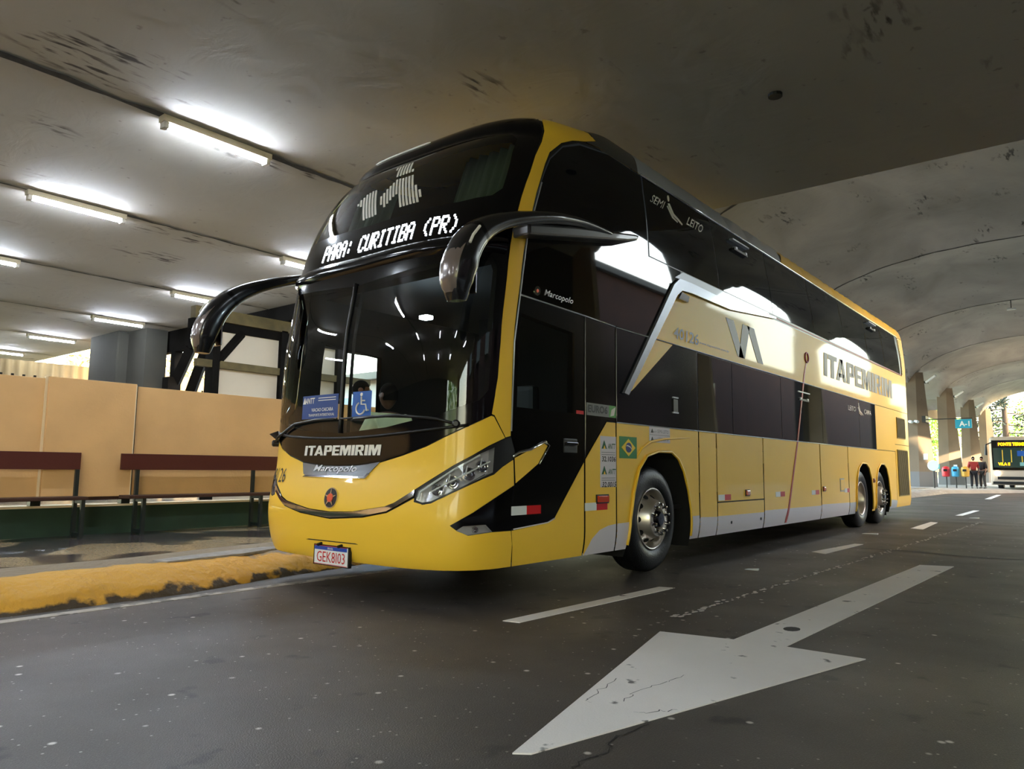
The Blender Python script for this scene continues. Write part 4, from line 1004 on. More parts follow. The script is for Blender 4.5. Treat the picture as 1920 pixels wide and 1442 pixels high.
# wipers
def wiper(P, pv):
    t = bpy.data.objects.new('wiper', None); COL.objects.link(t); t.parent = bus
    MB().tube([surf(*p, .035) for p in P], [.012]*len(P), 6).build('arm', BPL, t, smooth=True)
    MB().tube([surf(*p, .022) for p in pv], .009, 6).build('blade', BPL, t)
    MB().lathe([(.03, -.02), (.03, .05), (.018, .06), (0, .06)], 12, Matrix.Translation(surf(*P[0])) @ snorm(*P[0]).to_track_quat('Z', 'Y').to_matrix().to_4x4()).build('pivot', BPL, t, smooth=.6)
wiper([(1.16, 1.335), (1.02, 1.372), (.68, 1.405), (.40, 1.40), (.2, 1.39)], [(.95, 1.385), (.4, 1.408), (.02, 1.40)])
wiper([(-1.10, 1.22), (-.95, 1.27), (-.61, 1.375), (-.3, 1.40), (-.05, 1.395)], [(-.7, 1.365), (-.3, 1.408), (-.03, 1.402)])
b = MB(); P_ = [surf(-1.2, 1.24, .01), surf(-1.05, 1.30, .09), surf(-.9, 1.325, .05), surf(-1.0, 1.24, .01)]; b.add(P_, [(0, 1, 2, 3)]); b.build('wiper_cowl', BPL, bus)
# headlamps: reflectors behind the lenses
for sg in (1, -1):
    hl = bpy.data.objects.new('headlamp', None); COL.objects.link(hl); hl.parent = bus
    P = [(.90, .77), (.905, .85), (1.151, 1.012), (1.36, 1.13), (1.475, 1.175), (1.475, .98), (1.394, .948), (1.182, .848), (1.028, .77), (.96, .758)]
    b = MB(); n = len(P)
    b.v = [surf(s*sg, v, -.003) for s, v in P]+[surf(s*sg*.995+.004*sg, v, -.07) for s, v in P]; b.f = [(i, (i+1) % n, n+(i+1) % n, n+i) for i in range(n)]+[tuple(range(n, 2*n))]
    b.build('reflector_bowl', mat('reflector', (215, 215, 218), .25, .5), hl)
    for (s, v, r) in ((1.05, .86, .045), (1.16, .915, .05), (1.28, .975, .05), (1.39, 1.03, .045)):
        Mx = Matrix.Translation(surf(s*sg, v, -.06)) @ snorm(s*sg, v).to_track_quat('Z', 'Y').to_matrix().to_4x4()
        MB().lathe([(r, 0), (r*.96, .03), (r*.7, .012), (r*.45, .008), (r*.4, .03), (0, .042)], 18, Mx).build('projector', CHR, hl, smooth=.7)
    MB().tube([surf(s*sg, v, -.012) for s, v in ((1.0, .835), (1.12, .905), (1.25, .972), (1.36, 1.03), (1.44, 1.065))], .006, 6).build('light_guide', mat('guide_white', (235, 240, 245), .3), hl)
    for s, v in ((1.13, .91), (1.25, .972), (1.36, 1.03)): MB().tube([surf(s*sg, v, -.012), surf((s+.004)*sg, v+.06, -.012)], .005, 5).build('light_guide', MATS['guide_white'], hl)
    MB().tube([surf(s*sg, v, -.01) for s, v in ((.92, .785), (.925, .84), (1.15, 1.0), (1.35, 1.112))], .008, 6).build('light_guide', MATS['guide_white'], hl)
    P = [(1.223, .566), (1.275, .598), (1.459, .604), (1.52, .549), (1.31, .531)]; n = 5
    b = MB(); b.v = [surf(s*sg, v, -.003) for s, v in P]+[surf(s*sg, v, -.04) for s, v in P]; b.f = [(i, (i+1) % n, n+(i+1) % n, n+i) for i in range(n)]+[tuple(range(n, 2*n))]
    b.build('fog_lamp', MATS['reflector'], hl)
    Mx = Matrix.Translation(surf(1.38*sg, .567, -.035)) @ snorm(1.38*sg, .567).to_track_quat('Z', 'Y').to_matrix().to_4x4()
    MB().lathe([(.026, 0), (.02, .02), (.0, .024)], 14, Mx).build('fog_bulb', CHR, hl, smooth=.7)
    # chrome edge of the fin
    F_ = [(1.66, 1.105), (1.73, 1.14), (sy(4.60, 1.16)*1.0, 1.165), (sy(4.80, 1.235), 1.236), (sy(4.85, 1.205), 1.205), (sy(4.77, 1.11), 1.11), (sy(4.72, 1.05), 1.05)]
    MB().tube([surf(s*sg, v, .006) for s, v in F_], [.012, .012, .012, .012, .010, .007, .004], 6).build('fin_trim', CHR, bus, smooth=True)
# side trims
def trim(name, pts, r, m=CHR, off=.004, both=True):
    for sg in ((1, -1) if both else (1,)):
        MB().tube([surf(s*sg, v, off) for s, v in pts], r, 6).build(name, m, bus, smooth=True)
trim('door_trim', [(1.645, 2.385)]+QL((4.8, 2.38), (5.383, 2.37), (5.9, 2.355)), .006, SIL)
trim('door_trim', QL((5.383, 2.37), (5.383, 1.12)), .0045, SILD)
trim('quarter_trim', QL((5.91, 2.35), (5.91, 1.46)), .0045, SILD)
trim('pillar_trim', [(1.64, 1.3), (1.639, 2.0), (1.644, 2.88), (1.63, 3.4)], .006, SIL)
trim('skirt_trim', QL((4.4, .556), (4.84, .585), (4.935, .615)), .005, WHT)
trim('lower_window_trim', QL((5.92, 2.35), (7.67, 2.35), (11, 2.348), (15.75, 2.34)), .006, SIL)
trim('lower_window_trim', QL((5.92, 1.45), (7.67, 1.45), (11, 1.45), (15.75, 1.45)), .006, SIL)
trim('upper_window_trim', QL((6.5, 4.055), (8, 4.06), (12, 4.057), (18.2, 4.057)), .012, mat('bright_trim', (225, 228, 235), .15, .9))
trim('upper_window_trim', QL((18.24, 4.04), (18.36, 3.2)), .010, MATS['bright_trim'])
for sg in (1, -1):
    WG = Q((6.02, 1.735), (6.10, 1.72), (7.16, 2.90), (7.28, 2.97), (7.5, 2.985), (8.6, 2.99), (10.2, 3.14), (10.2, 3.165), (8.6, 3.085), (7.5, 3.10), (7.22, 3.09), (7.08, 3.0))
    patch('wedge_frame', [(s*sg, v) for s, v in (WG if sg == 1 else WG[::-1])], mat('satin_silver', (165, 170, 182), .25, .7, .3), .030, step=.3)
    patch('wedge_lamp', [(s*sg, v) for s, v in Q((7.17, 2.86), (7.40, 2.86), (7.44, 2.93), (7.26, 2.95))], CHR, .036, step=.3)
# side lettering
block_text('ITAPEMIRIM', .385, 4.85, side(14.85, 2.575), 'name_lettering', GRYT, bus)
text_obj('40126', .13, side(7.40, 2.42), 'fleet_number', GRYT, bus, .62, .02)
text_obj('www.itapemirim.com.br', .035, side(8.15, 2.44), 'web_lettering', GRYT, bus, .85, .0)
text_obj('Marcopolo', .07, side(4.98, 2.425), 'maker_lettering', SILT, bus, .42, .01, .2)
disc('maker_emblem', sy(4.68, 2.46), 2.46, .04, .006, CHR, bus); disc('maker_emblem', sy(4.68, 2.46), 2.46, .015, .008, MATS['emblem_orange'], bus)
text_obj('SEMI', .10, side(6.79, 3.81), 'class_lettering', WHTT, bus, .30, .0)
text_obj('LEITO', .115, side(7.70, 3.79), 'class_lettering', WHTT, bus, .42, .012)
text_obj('LEITO', .09, side(14.05, 2.10), 'class_lettering', WHTT, bus, .5, .01)
text_obj('CAMA', .09, side(15.15, 2.10), 'class_lettering', WHTT, bus, .5, .01)
def seat_icon(y, z, k=1.0):
    patch('seat_icon', Q(*[(y+a*k, z+b*k*.8) for a, b in ((-.16, .17), (-.10, .19), (.02, .02), (.16, -.03), (.30, -.10), (.28, -.13), (.12, -.07), (-.02, -.03), (-.08, .04))]), WHTT, .005, step=.3)
    patch('seat_icon', Q(*[(y+a*k, z+b*k*.8) for a, b in ((-.20, .10), (-.17, .12), (-.02, -.06), (.13, -.11), (.12, -.13), (-.05, -.09))]), WHTT, .005, step=.3)
    disc('seat_icon', sy(y-.13*k, z+.18*k), z+.18*k, .030*k, .005, WHTT, bus)
seat_icon(7.19, 3.82, .7); seat_icon(14.6, 2.13, .7)
# W device in the middle of the belt
for (a, b2) in ((8.62, 8.95), (9.15, 8.98), (9.30, 9.62)):
    patch('belt_device', Q((a-.12, 2.88), (a+.12, 2.88), (b2+.10, 2.44), (b2-.10, 2.44)), GRYT, .004, step=.2)
# slanting red stripe
patch('red_stripe', Q((10.43, .30), (10.49, .30), (11.05, 1.45), (11.47, 2.5), (11.56, 2.66), (11.52, 2.67), (11.42, 2.5), (11.0, 1.45)), mat('faded_red', (176, 62, 66), .4), .006, step=.3)
RG = [(11.57+.075*math.cos(a), 2.76+.075*math.sin(a)) for a in np.linspace(0, 2*PI, 15)]
MB().tube([surf(sy(y, z), z, .006) for y, z in RG], .014, 6, cap=False).build('red_stripe', MATS['faded_red'], bus)
# reflectors, lamps, stickers (driver's side)
for y0, w_, z in ((4.375, .37, .66), (5.385, .36, .655), (8.17, .36, .665), (10.05, .36, .665), (11.60, .36, .66), (13.38, .3, .66), (13.0, .01, .66)):
    if w_ < .1: continue
    a = y0; h_ = .068
    patch('white_reflector_tape', Q((a, z), (a+w_/2, z), (a+w_/2, z+h_), (a, z+h_)), WREF, .004, step=.3)
    patch('red_reflector_tape', Q((a+w_/2, z), (a+w_, z), (a+w_, z+h_), (a+w_/2, z+h_)), RED, .004, step=.3)
for y, z, w_ in ((5.66, .752, .18), (9.05, .74, .11), (12.22, .74, .1), (15.4, .85, .08)):
    p = surf(sy(y, z), z)
    MB().box(p.x-.002, p.x+.025, y-w_/2, y+w_/2, z-.03, z+.03).build('side_marker_lamp', AMB, bus, bevel=.008)
    MB().box(p.x, p.x+.010, y-w_/2-.012, y+w_/2+.012, z-.04, z+.04).build('lamp_base', BPL, bus)
def sticker(name, y0, z0, y1, z1, m, off=.004): return patch(name, Q((y0, z0), (y1, z0), (y1, z1), (y0, z1)), m, off, step=.3)
STK = mat('sticker_white', (216, 210, 218), .5)
sticker('permit_sticker', 5.63, .855, 5.90, 1.315, STK)
DGR = mat('sticker_green', (20, 90, 60), .5); BLKT = mat('sticker_black', (20, 20, 24), .5)
for z, num in ((1.20, '32.1036'), (.97, '32.0015')):
    text_obj('ANTT', .05, side(5.815, z, .008), 'permit_lettering', DGR, bus, .13, .02, .2)
    patch('permit_mark', Q((5.65, z), (5.735, z), (5.692, z+.075)), DGR, .007, step=.3)
    patch('permit_mark', Q((5.675, z), (5.71, z), (5.692, z+.03)), MATS['yellow_paint'], .009, step=.3)
    text_obj(num, .048, side(5.768, z-.115, .008), 'permit_number', BLKT, bus, .235, .02)
    for q in (.035, .055): sticker('permit_line', 5.65, z-q, 5.88, z-q+.005, GRYT, .007)
sticker('flag_field', 5.965, 1.12, 6.285, 1.325, mat('flag_green', (10, 120, 50), .5))
patch('flag_rhombus', Q((5.995, 1.222), (6.125, 1.14), (6.255, 1.222), (6.125, 1.305)), mat('flag_yellow', (236, 206, 40), .5), .007, step=.3)
disc('flag_disc', sy(6.125, 1.222), 1.222, .047, .010, mat('flag_blue', (18, 42, 110), .5), bus, 1.15)
patch('flag_band', Q((6.078, 1.232), (6.10, 1.236), (6.15, 1.222), (6.172, 1.206), (6.172, 1.214), (6.15, 1.232), (6.10, 1.246), (6.078, 1.242)), WHTT, .013, step=.3)
sticker('class_sticker', 6.54, 1.29, 6.98, 1.445, STK)
for z, t in ((1.385, 'SEMI-LEITO'), (1.305, 'LEITO-CAMA')):
    text_obj(t, .035, side(6.82, z, .007), 'class_text', GRYT, bus, .24); patch('permit_mark', Q((6.57, z), (6.62, z), (6.595, z+.04)), BLKT, .007, step=.3)
    text_obj('ANTT', .02, side(6.65, z, .007), 'class_text', GRYT, bus)
sticker('class_line', 6.55, 1.362, 6.97, 1.366, GRYT, .007)
sticker('engine_sticker', 5.41, 1.49, 5.78, 1.60, mat('sticker_grey', (120, 122, 120), .4))
text_obj('EURO6', .07, side(5.585, 1.515, .008), 'engine_lettering', BLKT, bus, .32, .03)
sticker('engine_leaf_ground', 5.78, 1.49, 5.90, 1.60, mat('leaf_sticker', (90, 160, 80), .5))
patch('engine_leaf', Q((5.80, 1.50), (5.86, 1.51), (5.89, 1.59), (5.82, 1.56)), WHTT, .008, step=.3)
sticker('red_sticker', 5.25, 1.49, 5.36, 1.52, RED)
# door handle, hatches, vents
MB().box(.0, .012, 5.05, 5.25, 1.15, 1.27).build('door_handle', BPL, bus, bevel=.006); MB().box(.012, .03, 5.07, 5.24, 1.215, 1.24).build('door_handle', CHRD, bus, bevel=.004)
for y, z in ((9.03, 3.87), (15.8, 3.90), (11.38, 2.13)):
    MB().box(-.05, .012, y-.27, y+.27, z+.06, z+.078).build('window_latch', SIL, bus)
    MB().box(-.05, .010, y-.22, y+.22, z-.06, z-.03).build('window_latch', BPL, bus)
    for d in (-.16, .16): MB().box(-.05, .016, y+d-.03, y+d+.03, z-.045, z-.015).build('latch_button', SIL, bus)
MB().box(0, .012, 7.06, 7.16, 1.62, 1.76).build('panel_lock', BPL, bus)
for z in (1.61, 1.77): MB().box(0, .014, 7.05, 7.17, z, z+.015).build('panel_lock', SIL, bus)
for y0, y1, z0, z1 in ((17.56, 18.36, 1.74, 2.2), (17.5, 18.5, .5, 1.5)):
    fr_ = MB().box(-.01, .012, y0, y1, z0, z1).build('vent', mat('olive_mesh', (150, 130, 50), .6), bus)
    n = 14
    for i in range(n): MB().box(.010, .018, y0+(y1-y0)*(i+.2)/n, y0+(y1-y0)*(i+.7)/n, z0+.02, z1-.02).build('slat', mat('vent_dark', (96, 86, 46), .6), fr_)
sticker('filler_flap', 13.12, .68, 13.36, .90, SIL, .005); sticker('filler_flap', 13.14, .70, 13.34, .88, YEL, .009)
for y in (8.55, 9.5): MB().lathe([(.018, 0), (.018, .01), (0, .012)], 10, Matrix.Translation((-.01, y, .40)) @ Matrix.Rotation(PI/2, 4, 'Y')).build('jacking_cap', CHRD, bus)
MB().box(-.05, .03, 16.0, 16.1, .0+.31, .36).build('mud_flap_clip', BPL, bus)
for x in (-.35, -2.25): MB().box(x-.2, x+.2, 16.95, 16.97, .12, .6).build('mud_flap', BPL, bus)
# mirrors
def mirror(sg):
    X = (lambda x: x) if sg > 0 else (lambda x: 2*XC-x)
    t = bpy.data.objects.new('mirror', None); COL.objects.link(t); t.parent = bus
    # fixed foot along the side
    poly = [(4.38, 2.83), (4.38, 2.92), (5.0, 3.06), (6.03, 3.26), (6.12, 3.27), (6.08, 3.21), (5.9, 3.16)]
    MB().prism(poly, lambda u, v, d: (X(d), u, v), -.04, .15).build('mirror_foot', SILD, t, bevel=.02)
    path = [(.12, 5.6, 3.155), (.15, 5.1, 3.11), (.19, 4.64, 3.02), (.20, 4.25, 2.91), (.20, 3.95, 2.80), (.20, 3.74, 2.68), (.20, 3.61, 2.54), (.20, 3.55, 2.40), (.19, 3.53, 2.27), (.185, 3.54, 2.14)]
    if sg < 0: path = [(a+.018*i, b-.014*i, c-.010*i) for i, (a, b, c) in enumerate(path)]
    P3 = [Vector((X(a), b, c)) for a, b, c in path]; pts = []
    for i in range(len(P3)-1):
        p0 = P3[max(i-1, 0)]; p1 = P3[i]; p2 = P3[i+1]; p3 = P3[min(i+2, len(P3)-1)]
        for q in range(5):
            u = q/5; pts.append((i+u, .5*((2*p1)+(p2-p0)*u+(2*p0-5*p1+4*p2-p3)*u*u+(3*p1-p0-3*p2+p3)*u**3)))
    pts.append((len(P3)-1, P3[-1])); n = 18
    WX = [.04, .07, .085, .09, .095, .10, .105, .105, .095, .055]; WB_ = [.015, .03, .04, .05, .065, .085, .10, .11, .10, .06]
    def loft_(name, lo, hi, m, grow=0.0, sub=None):
        L = [q for q in pts if lo <= q[0] <= hi]; b2 = MB()
        for j, (u, p) in enumerate(L):
            i = min(range(len(pts)), key=lambda r: abs(pts[r][0]-u))
            tg = (pts[min(i+1, len(pts)-1)][1]-pts[max(i-1, 0)][1]).normalized(); ax = Vector((1, 0, 0)); bb = ax.cross(tg).normalized()
            wx = float(np.interp(u, range(10), WX))+grow; wb = float(np.interp(u, range(10), WB_))+grow
            for k in range(n):
                a = 2*PI*k/n; ca = math.copysign(abs(math.cos(a))**.6, math.cos(a)); sa = math.copysign(abs(math.sin(a))**.6, math.sin(a)); b2.v.append(p+ax*ca*wx+bb*sa*wb)
        N = len(L); b2.f = [(i*n+k, i*n+(k+1) % n, (i+1)*n+(k+1) % n, (i+1)*n+k) for i in range(N-1) for k in range(n)]+[tuple(range(n))[::-1], tuple(range((N-1)*n, N*n))]
        return b2.build(name, m, t, smooth=.9)
    loft_('mirror_arm', 0, 5.4, BPL2); loft_('mirror_housing', 5.2, 9, BPL2)
    # front cover, toned bronze to stand in for its glossy reflection
    c = MB(); L = [q for q in pts if 5.6 <= q[0] <= 8.7]; m_ = 8
    for j, (u, p) in enumerate(L):
        w_ = float(np.interp(u, range(10), WX))*.86*min(1, (u-5.5)*2.2+.25, (8.9-u)*1.6+.2); d_ = float(np.interp(u, range(10), WB_))
        for k in range(m_+1): q = -1+2*k/m_; c.v.append(p+Vector((q*w_, -d_-.010+.022*abs(q)**3, 0)))
    c.f = [(j*(m_+1)+k, j*(m_+1)+k+1, (j+1)*(m_+1)+k+1, (j+1)*(m_+1)+k) for j in range(len(L)-1) for k in range(m_)]
    c.build('mirror_cover', mat('cover_sheen', (112, 100, 96), .2, .2, .5), t, smooth=True)
    ox, oy = (.0, .0) if sg > 0 else (.13, -.10)
    MB().box(X(.19+ox)-.085, X(.19+ox)+.085, 3.63+oy, 3.645+oy, 2.2+oy*.7, 2.46+oy*.7).build('mirror_glass', CHR, t, bevel=.01)
    MB().tube([(X(.312+ox), 3.62+oy, 2.66+oy*.7), (X(.315+ox), 3.55+oy, 2.58+oy*.7), (X(.315+ox), 3.52+oy, 2.52+oy*.7)], .010, 6).build('indicator', WHTT, t)
BPL2 = mat('black_satin', (22, 22, 26), .22, 0, .4); MIRH = mat('bronze_black', (60, 50, 48), .16, .3, .6)
mirror(1); mirror(-1)
# interior: dashboard, seats, deck, curtains
itr = mat('cabin_grey', (52, 54, 56), .7); LITE = mat('cabin_lamp', (255, 255, 255), .5, emit=(220, 240, 255), es=70)
MB().prism([(4.0, 1.18), (4.35, 1.27), (4.55, 1.25), (4.6, 1.0), (4.6, .62), (4.0, .62)], lambda u, v, d: (d, u, v), -2.25, -.35).build('dashboard', itr, bus, bevel=.02)
MB().box(-2.5, -.1, 4.6, 9, .6, .64).build('cabin_floor', DARK, bus)
MB().box(-2.5, -.1, 4.45, 18.4, 2.68, 2.74).build('upper_deck', DARK, bus)
MB().box(-1.9, -.12, 6.1, 6.15, .64, 2.68).build('cab_partition', DARK, bus)
MB().box(-2.5, -.12, 7.6, 7.65, .64, 2.68).build('cab_partition', DARK, bus)
MB().box(-2.5, -.12, 5.6, 5.65, 2.74, 4.1).build('upper_partition', DARK, bus)
def seat(x, y, dz=0):
    t = bpy.data.objects.new('cab_seat', None); COL.objects.link(t); t.parent = bus
    MB().box(x-.24, x+.24, y-.22, y+.24, 1.0+dz, 1.14+dz).build('cushion', itr, t, bevel=.04); MB().box(x-.24, x+.24, y+.2, y+.32, 1.1+dz, 1.78+dz).build('seat_back', itr, t, bevel=.05)
    MB().box(x-.12, x+.12, y-.1, y+.15, .64, 1.0+dz).build('pedestal', DARK, t)
seat(-.75, 5.1); seat(-1.95, 5.35, -.25)
sw = Matrix.Translation((-.75, 4.72, 1.30)) @ Matrix.Rotation(-1.1, 4, 'X')
MB().tube([sw @ Vector((.22*math.cos(a), .22*math.sin(a), 0)) for a in np.linspace(0, 2*PI, 28)], .014, 8, cap=False).build('steering_wheel', BPL, bus)
MB().tube([sw @ Vector((0, 0, 0)), sw @ Vector((0, 0, -.3))], .03, 8).build('steering_column', BPL, bus)
for a in (0, 2.1, 4.2): MB().tube([sw @ Vector((0, 0, 0)), sw @ Vector((.22*math.cos(a), .22*math.sin(a), 0))], .012, 6).build('wheel_spoke', BPL, bus)
MB().box(-1.19, -1.10, 4.5, 4.58, 2.34, 2.37).build('cabin_lamp', LITE, bus)
CURT = mat('green_grey_curtain', (120, 132, 116), .85)
for x0, x1 in ((-2.35, -1.75), (-.85, -.22)):
    b = MB(); n = 60
    for i in range(n+1):
        t = i/n; x = x0+(x1-x0)*t; y = 4.62+.035*math.sin(t*34)+.012*math.sin(t*77)
        b.v += [(x, y-.18, 3.05), (x, y+.10, 3.8)]
    b.f = [(2*i, 2*i+2, 2*i+3, 2*i+1) for i in range(n)]; b.build('curtain', CURT, bus, smooth=True)
# notices behind the glass
def notice(s0, s1, v0, v1, m, nm_, off=-.03):
    b = MB(); k = 5
    for j in range(2):
        for i in range(k+1): b.v.append(surf(s0+(s1-s0)*i/k, v0 if j == 0 else v1, off))
    b.f = [(i, i+1, k+2+i, k+1+i) for i in range(k)]; return b.build(nm_, m, bus)
BLU = mat('notice_blue', (24, 60, 130), .5); BLU2 = mat('access_blue', (16, 84, 168), .45)
notice(-.555, -.05, 1.415, 1.615, BLU, 'permit_notice', .003); 
text_obj('ANTT', .05, on(-.44, 1.545, .006), 'notice_lettering', WHTT, bus, .14, .02, .2)
patch('notice_mark', [(-.545, 1.545), (-.50, 1.545), (-.522, 1.60)], WHTT, .006)
text_obj('VIACAO CAICARA', .03, on(-.26, 1.475, .006), 'notice_lettering', WHTT, bus, .30, .01)
text_obj('TRANSPORTE INTERESTADUAL', .022, on(-.27, 1.435, .006), 'notice_lettering', WHTT, bus, .36, .005)
for z in (1.585, 1.565): notice(-.32, -.08, z, z+.006, WHTT, 'notice_line', .006)
notice(.135, .365, 1.41, 1.615, BLU2, 'access_sticker', .003)
dk = lambda P, r, n_: MB().tube([surf(*p, .006) for p in P], r, 6).build(n_, WHTT, bus)
disc('access_symbol', .245, 1.59, .014, .008, WHTT, bus)
dk([(.245, 1.572), (.247, 1.51), (.30, 1.508), (.318, 1.455), (.34, 1.462)], .007, 'access_symbol')
dk([(.248, 1.54), (.29, 1.538)], .006, 'access_symbol')
dk([(.24+.052*math.cos(a), 1.478+.048*math.sin(a)) for a in np.linspace(2.0, 6.0, 16)], .007, 'access_symbol')

# ------------------------------------------------------------------ people
def blob(prof, cx, cy, n=16, sx=1.0, sy_=1.0):
    m = MB()
    for z, rx, ry, dx, dy in prof:
        for k in range(n): a = 2*PI*k/n; m.v.append((cx+dx+math.cos(a)*rx*sx, cy+dy+math.sin(a)*ry*sy_, z))
    m.f = [(i*n+k, i*n+(k+1) % n, (i+1)*n+(k+1) % n, (i+1)*n+k) for i in range(len(prof)-1) for k in range(n)]+[tuple(range(n))[::-1], tuple(range((len(prof)-1)*n, len(prof)*n))]
    return m
def skin_body(name, verts, edges, radii, m, parent, root=0, sub=2):
    me = bpy.data.meshes.new(name); me.from_pydata(verts, edges, [])
    o = bpy.data.objects.new(name, me); COL.objects.link(o)
    o.modifiers.new('s', 'SKIN'); sv = me.skin_vertices[0].data
    for i, r in enumerate(radii): sv[i].radius = (r, r) if not isinstance(r, tuple) else r; sv[i].use_root = (i == root)
    o.modifiers['s'].use_smooth_shade = True
    s = o.modifiers.new('u', 'SUBSURF'); s.levels = sub; s.render_levels = sub
    dg = bpy.context.evaluated_depsgraph_get(); nm_ = bpy.data.meshes.new_from_object(o.evaluated_get(dg))
    bpy.data.objects.remove(o); bpy.data.meshes.remove(me); nm_.name = name
    for p in nm_.polygons: p.use_smooth = True
    nm_.materials.clear()
    return link(name, nm_, m, parent)
def head_mesh(m_skin, m_hair, parent, loc, rz, sc=1.0, hairlen=.5):
    """ellipsoid head with nose, brow, ears; hair cap; faces local -y"""
    M = Matrix.Translation(loc) @ Matrix.Rotation(rz, 4, 'Z') @ Matrix.Scale(sc, 4)
    b = MB(); nu, nv = 24, 18
    for j in range(nv+1):
        ph = -PI/2+PI*j/nv
        for i in range(nu):
            a = 2*PI*i/nu; x = math.cos(ph)*math.cos(a); y = math.cos(ph)*math.sin(a); z = math.sin(ph)
            fx = .076*x; fy = .098*y; fz = .118*z
            if z < 0: fx *= 1-.22*z*z-.1*abs(z); fy *= 1+.10*z if y < 0 else 1+.35*z
            fr = max(0, -y)
            fy -= .030*math.exp(-((x)/.16)**2-((z+.12)/.16)**2)*fr   # nose
            fy -= .008*math.exp(-((z-.22)/.10)**2)*fr              # brow
            fy += .010*math.exp(-((abs(x)-.38)/.16)**2-((z-.05)/.10)**2)*fr  # eye sockets
            fy -= .010*math.exp(-((x)/.3)**2-((z+.48)/.09)**2)*fr  # lips
            b.v.append(M @ Vector((fx, fy, fz)))
    b.f = [(j*nu+i, j*nu+(i+1) % nu, (j+1)*nu+(i+1) % nu, (j+1)*nu+i) for j in range(nv) for i in range(nu)]
    h = b.build('head', m_skin, parent, smooth=True)
    for s in (-1, 1):
        e = MB(); e.lathe([(.0, 0), (.02, .002), (.03, .008), (.026, .014), (.0, .010)], 12, M @ Matrix.Translation((s*.072, .008, 0)) @ Matrix.Rotation(s*PI/2*.9, 4, 'Y') @ Matrix.Scale(1.0, 4)); e.build('ear', m_skin, h, smooth=True)
        MB().lathe([(.0, .012), (.009, .009), (.012, 0)], 10, M @ Matrix.Translation((s*.029, -.088, .012)) @ Matrix.Rotation(PI/2, 4, 'X')).build('eye', WHTT, h, smooth=True)
    hb = MB()
    for j in range(13):
        ph = -.35+(PI/2+.35)*j/12
        for i in range(nu):
            a = 2*PI*i/nu; x = math.cos(ph)*math.cos(a); y = math.cos(ph)*math.sin(a); z = math.sin(ph)
            lim = .30 if y < -.3 else (-.05 if y < .2 else -.35)
            zz = max(z, lim) if y < .6 else z
            k = 1.07 if z > lim else .97
            hb.v.append(M @ Vector((.076*x*k, .098*y*k, .118*zz*1.05)))
    hb.f = [(j*nu+i, j*nu+(i+1) % nu, (j+1)*nu+(i+1) % nu, (j+1)*nu+i) for j in range(12) for i in range(nu)]
    hb.build('hair', m_hair, h, smooth=True); return h
HAIR = mat('black_hair', (14, 11, 10), 1.0, spec=.1)
SK1 = mat('brown_skin', (92, 60, 44), .55); SK2 = mat('tan_skin', (150, 104, 80), .55)
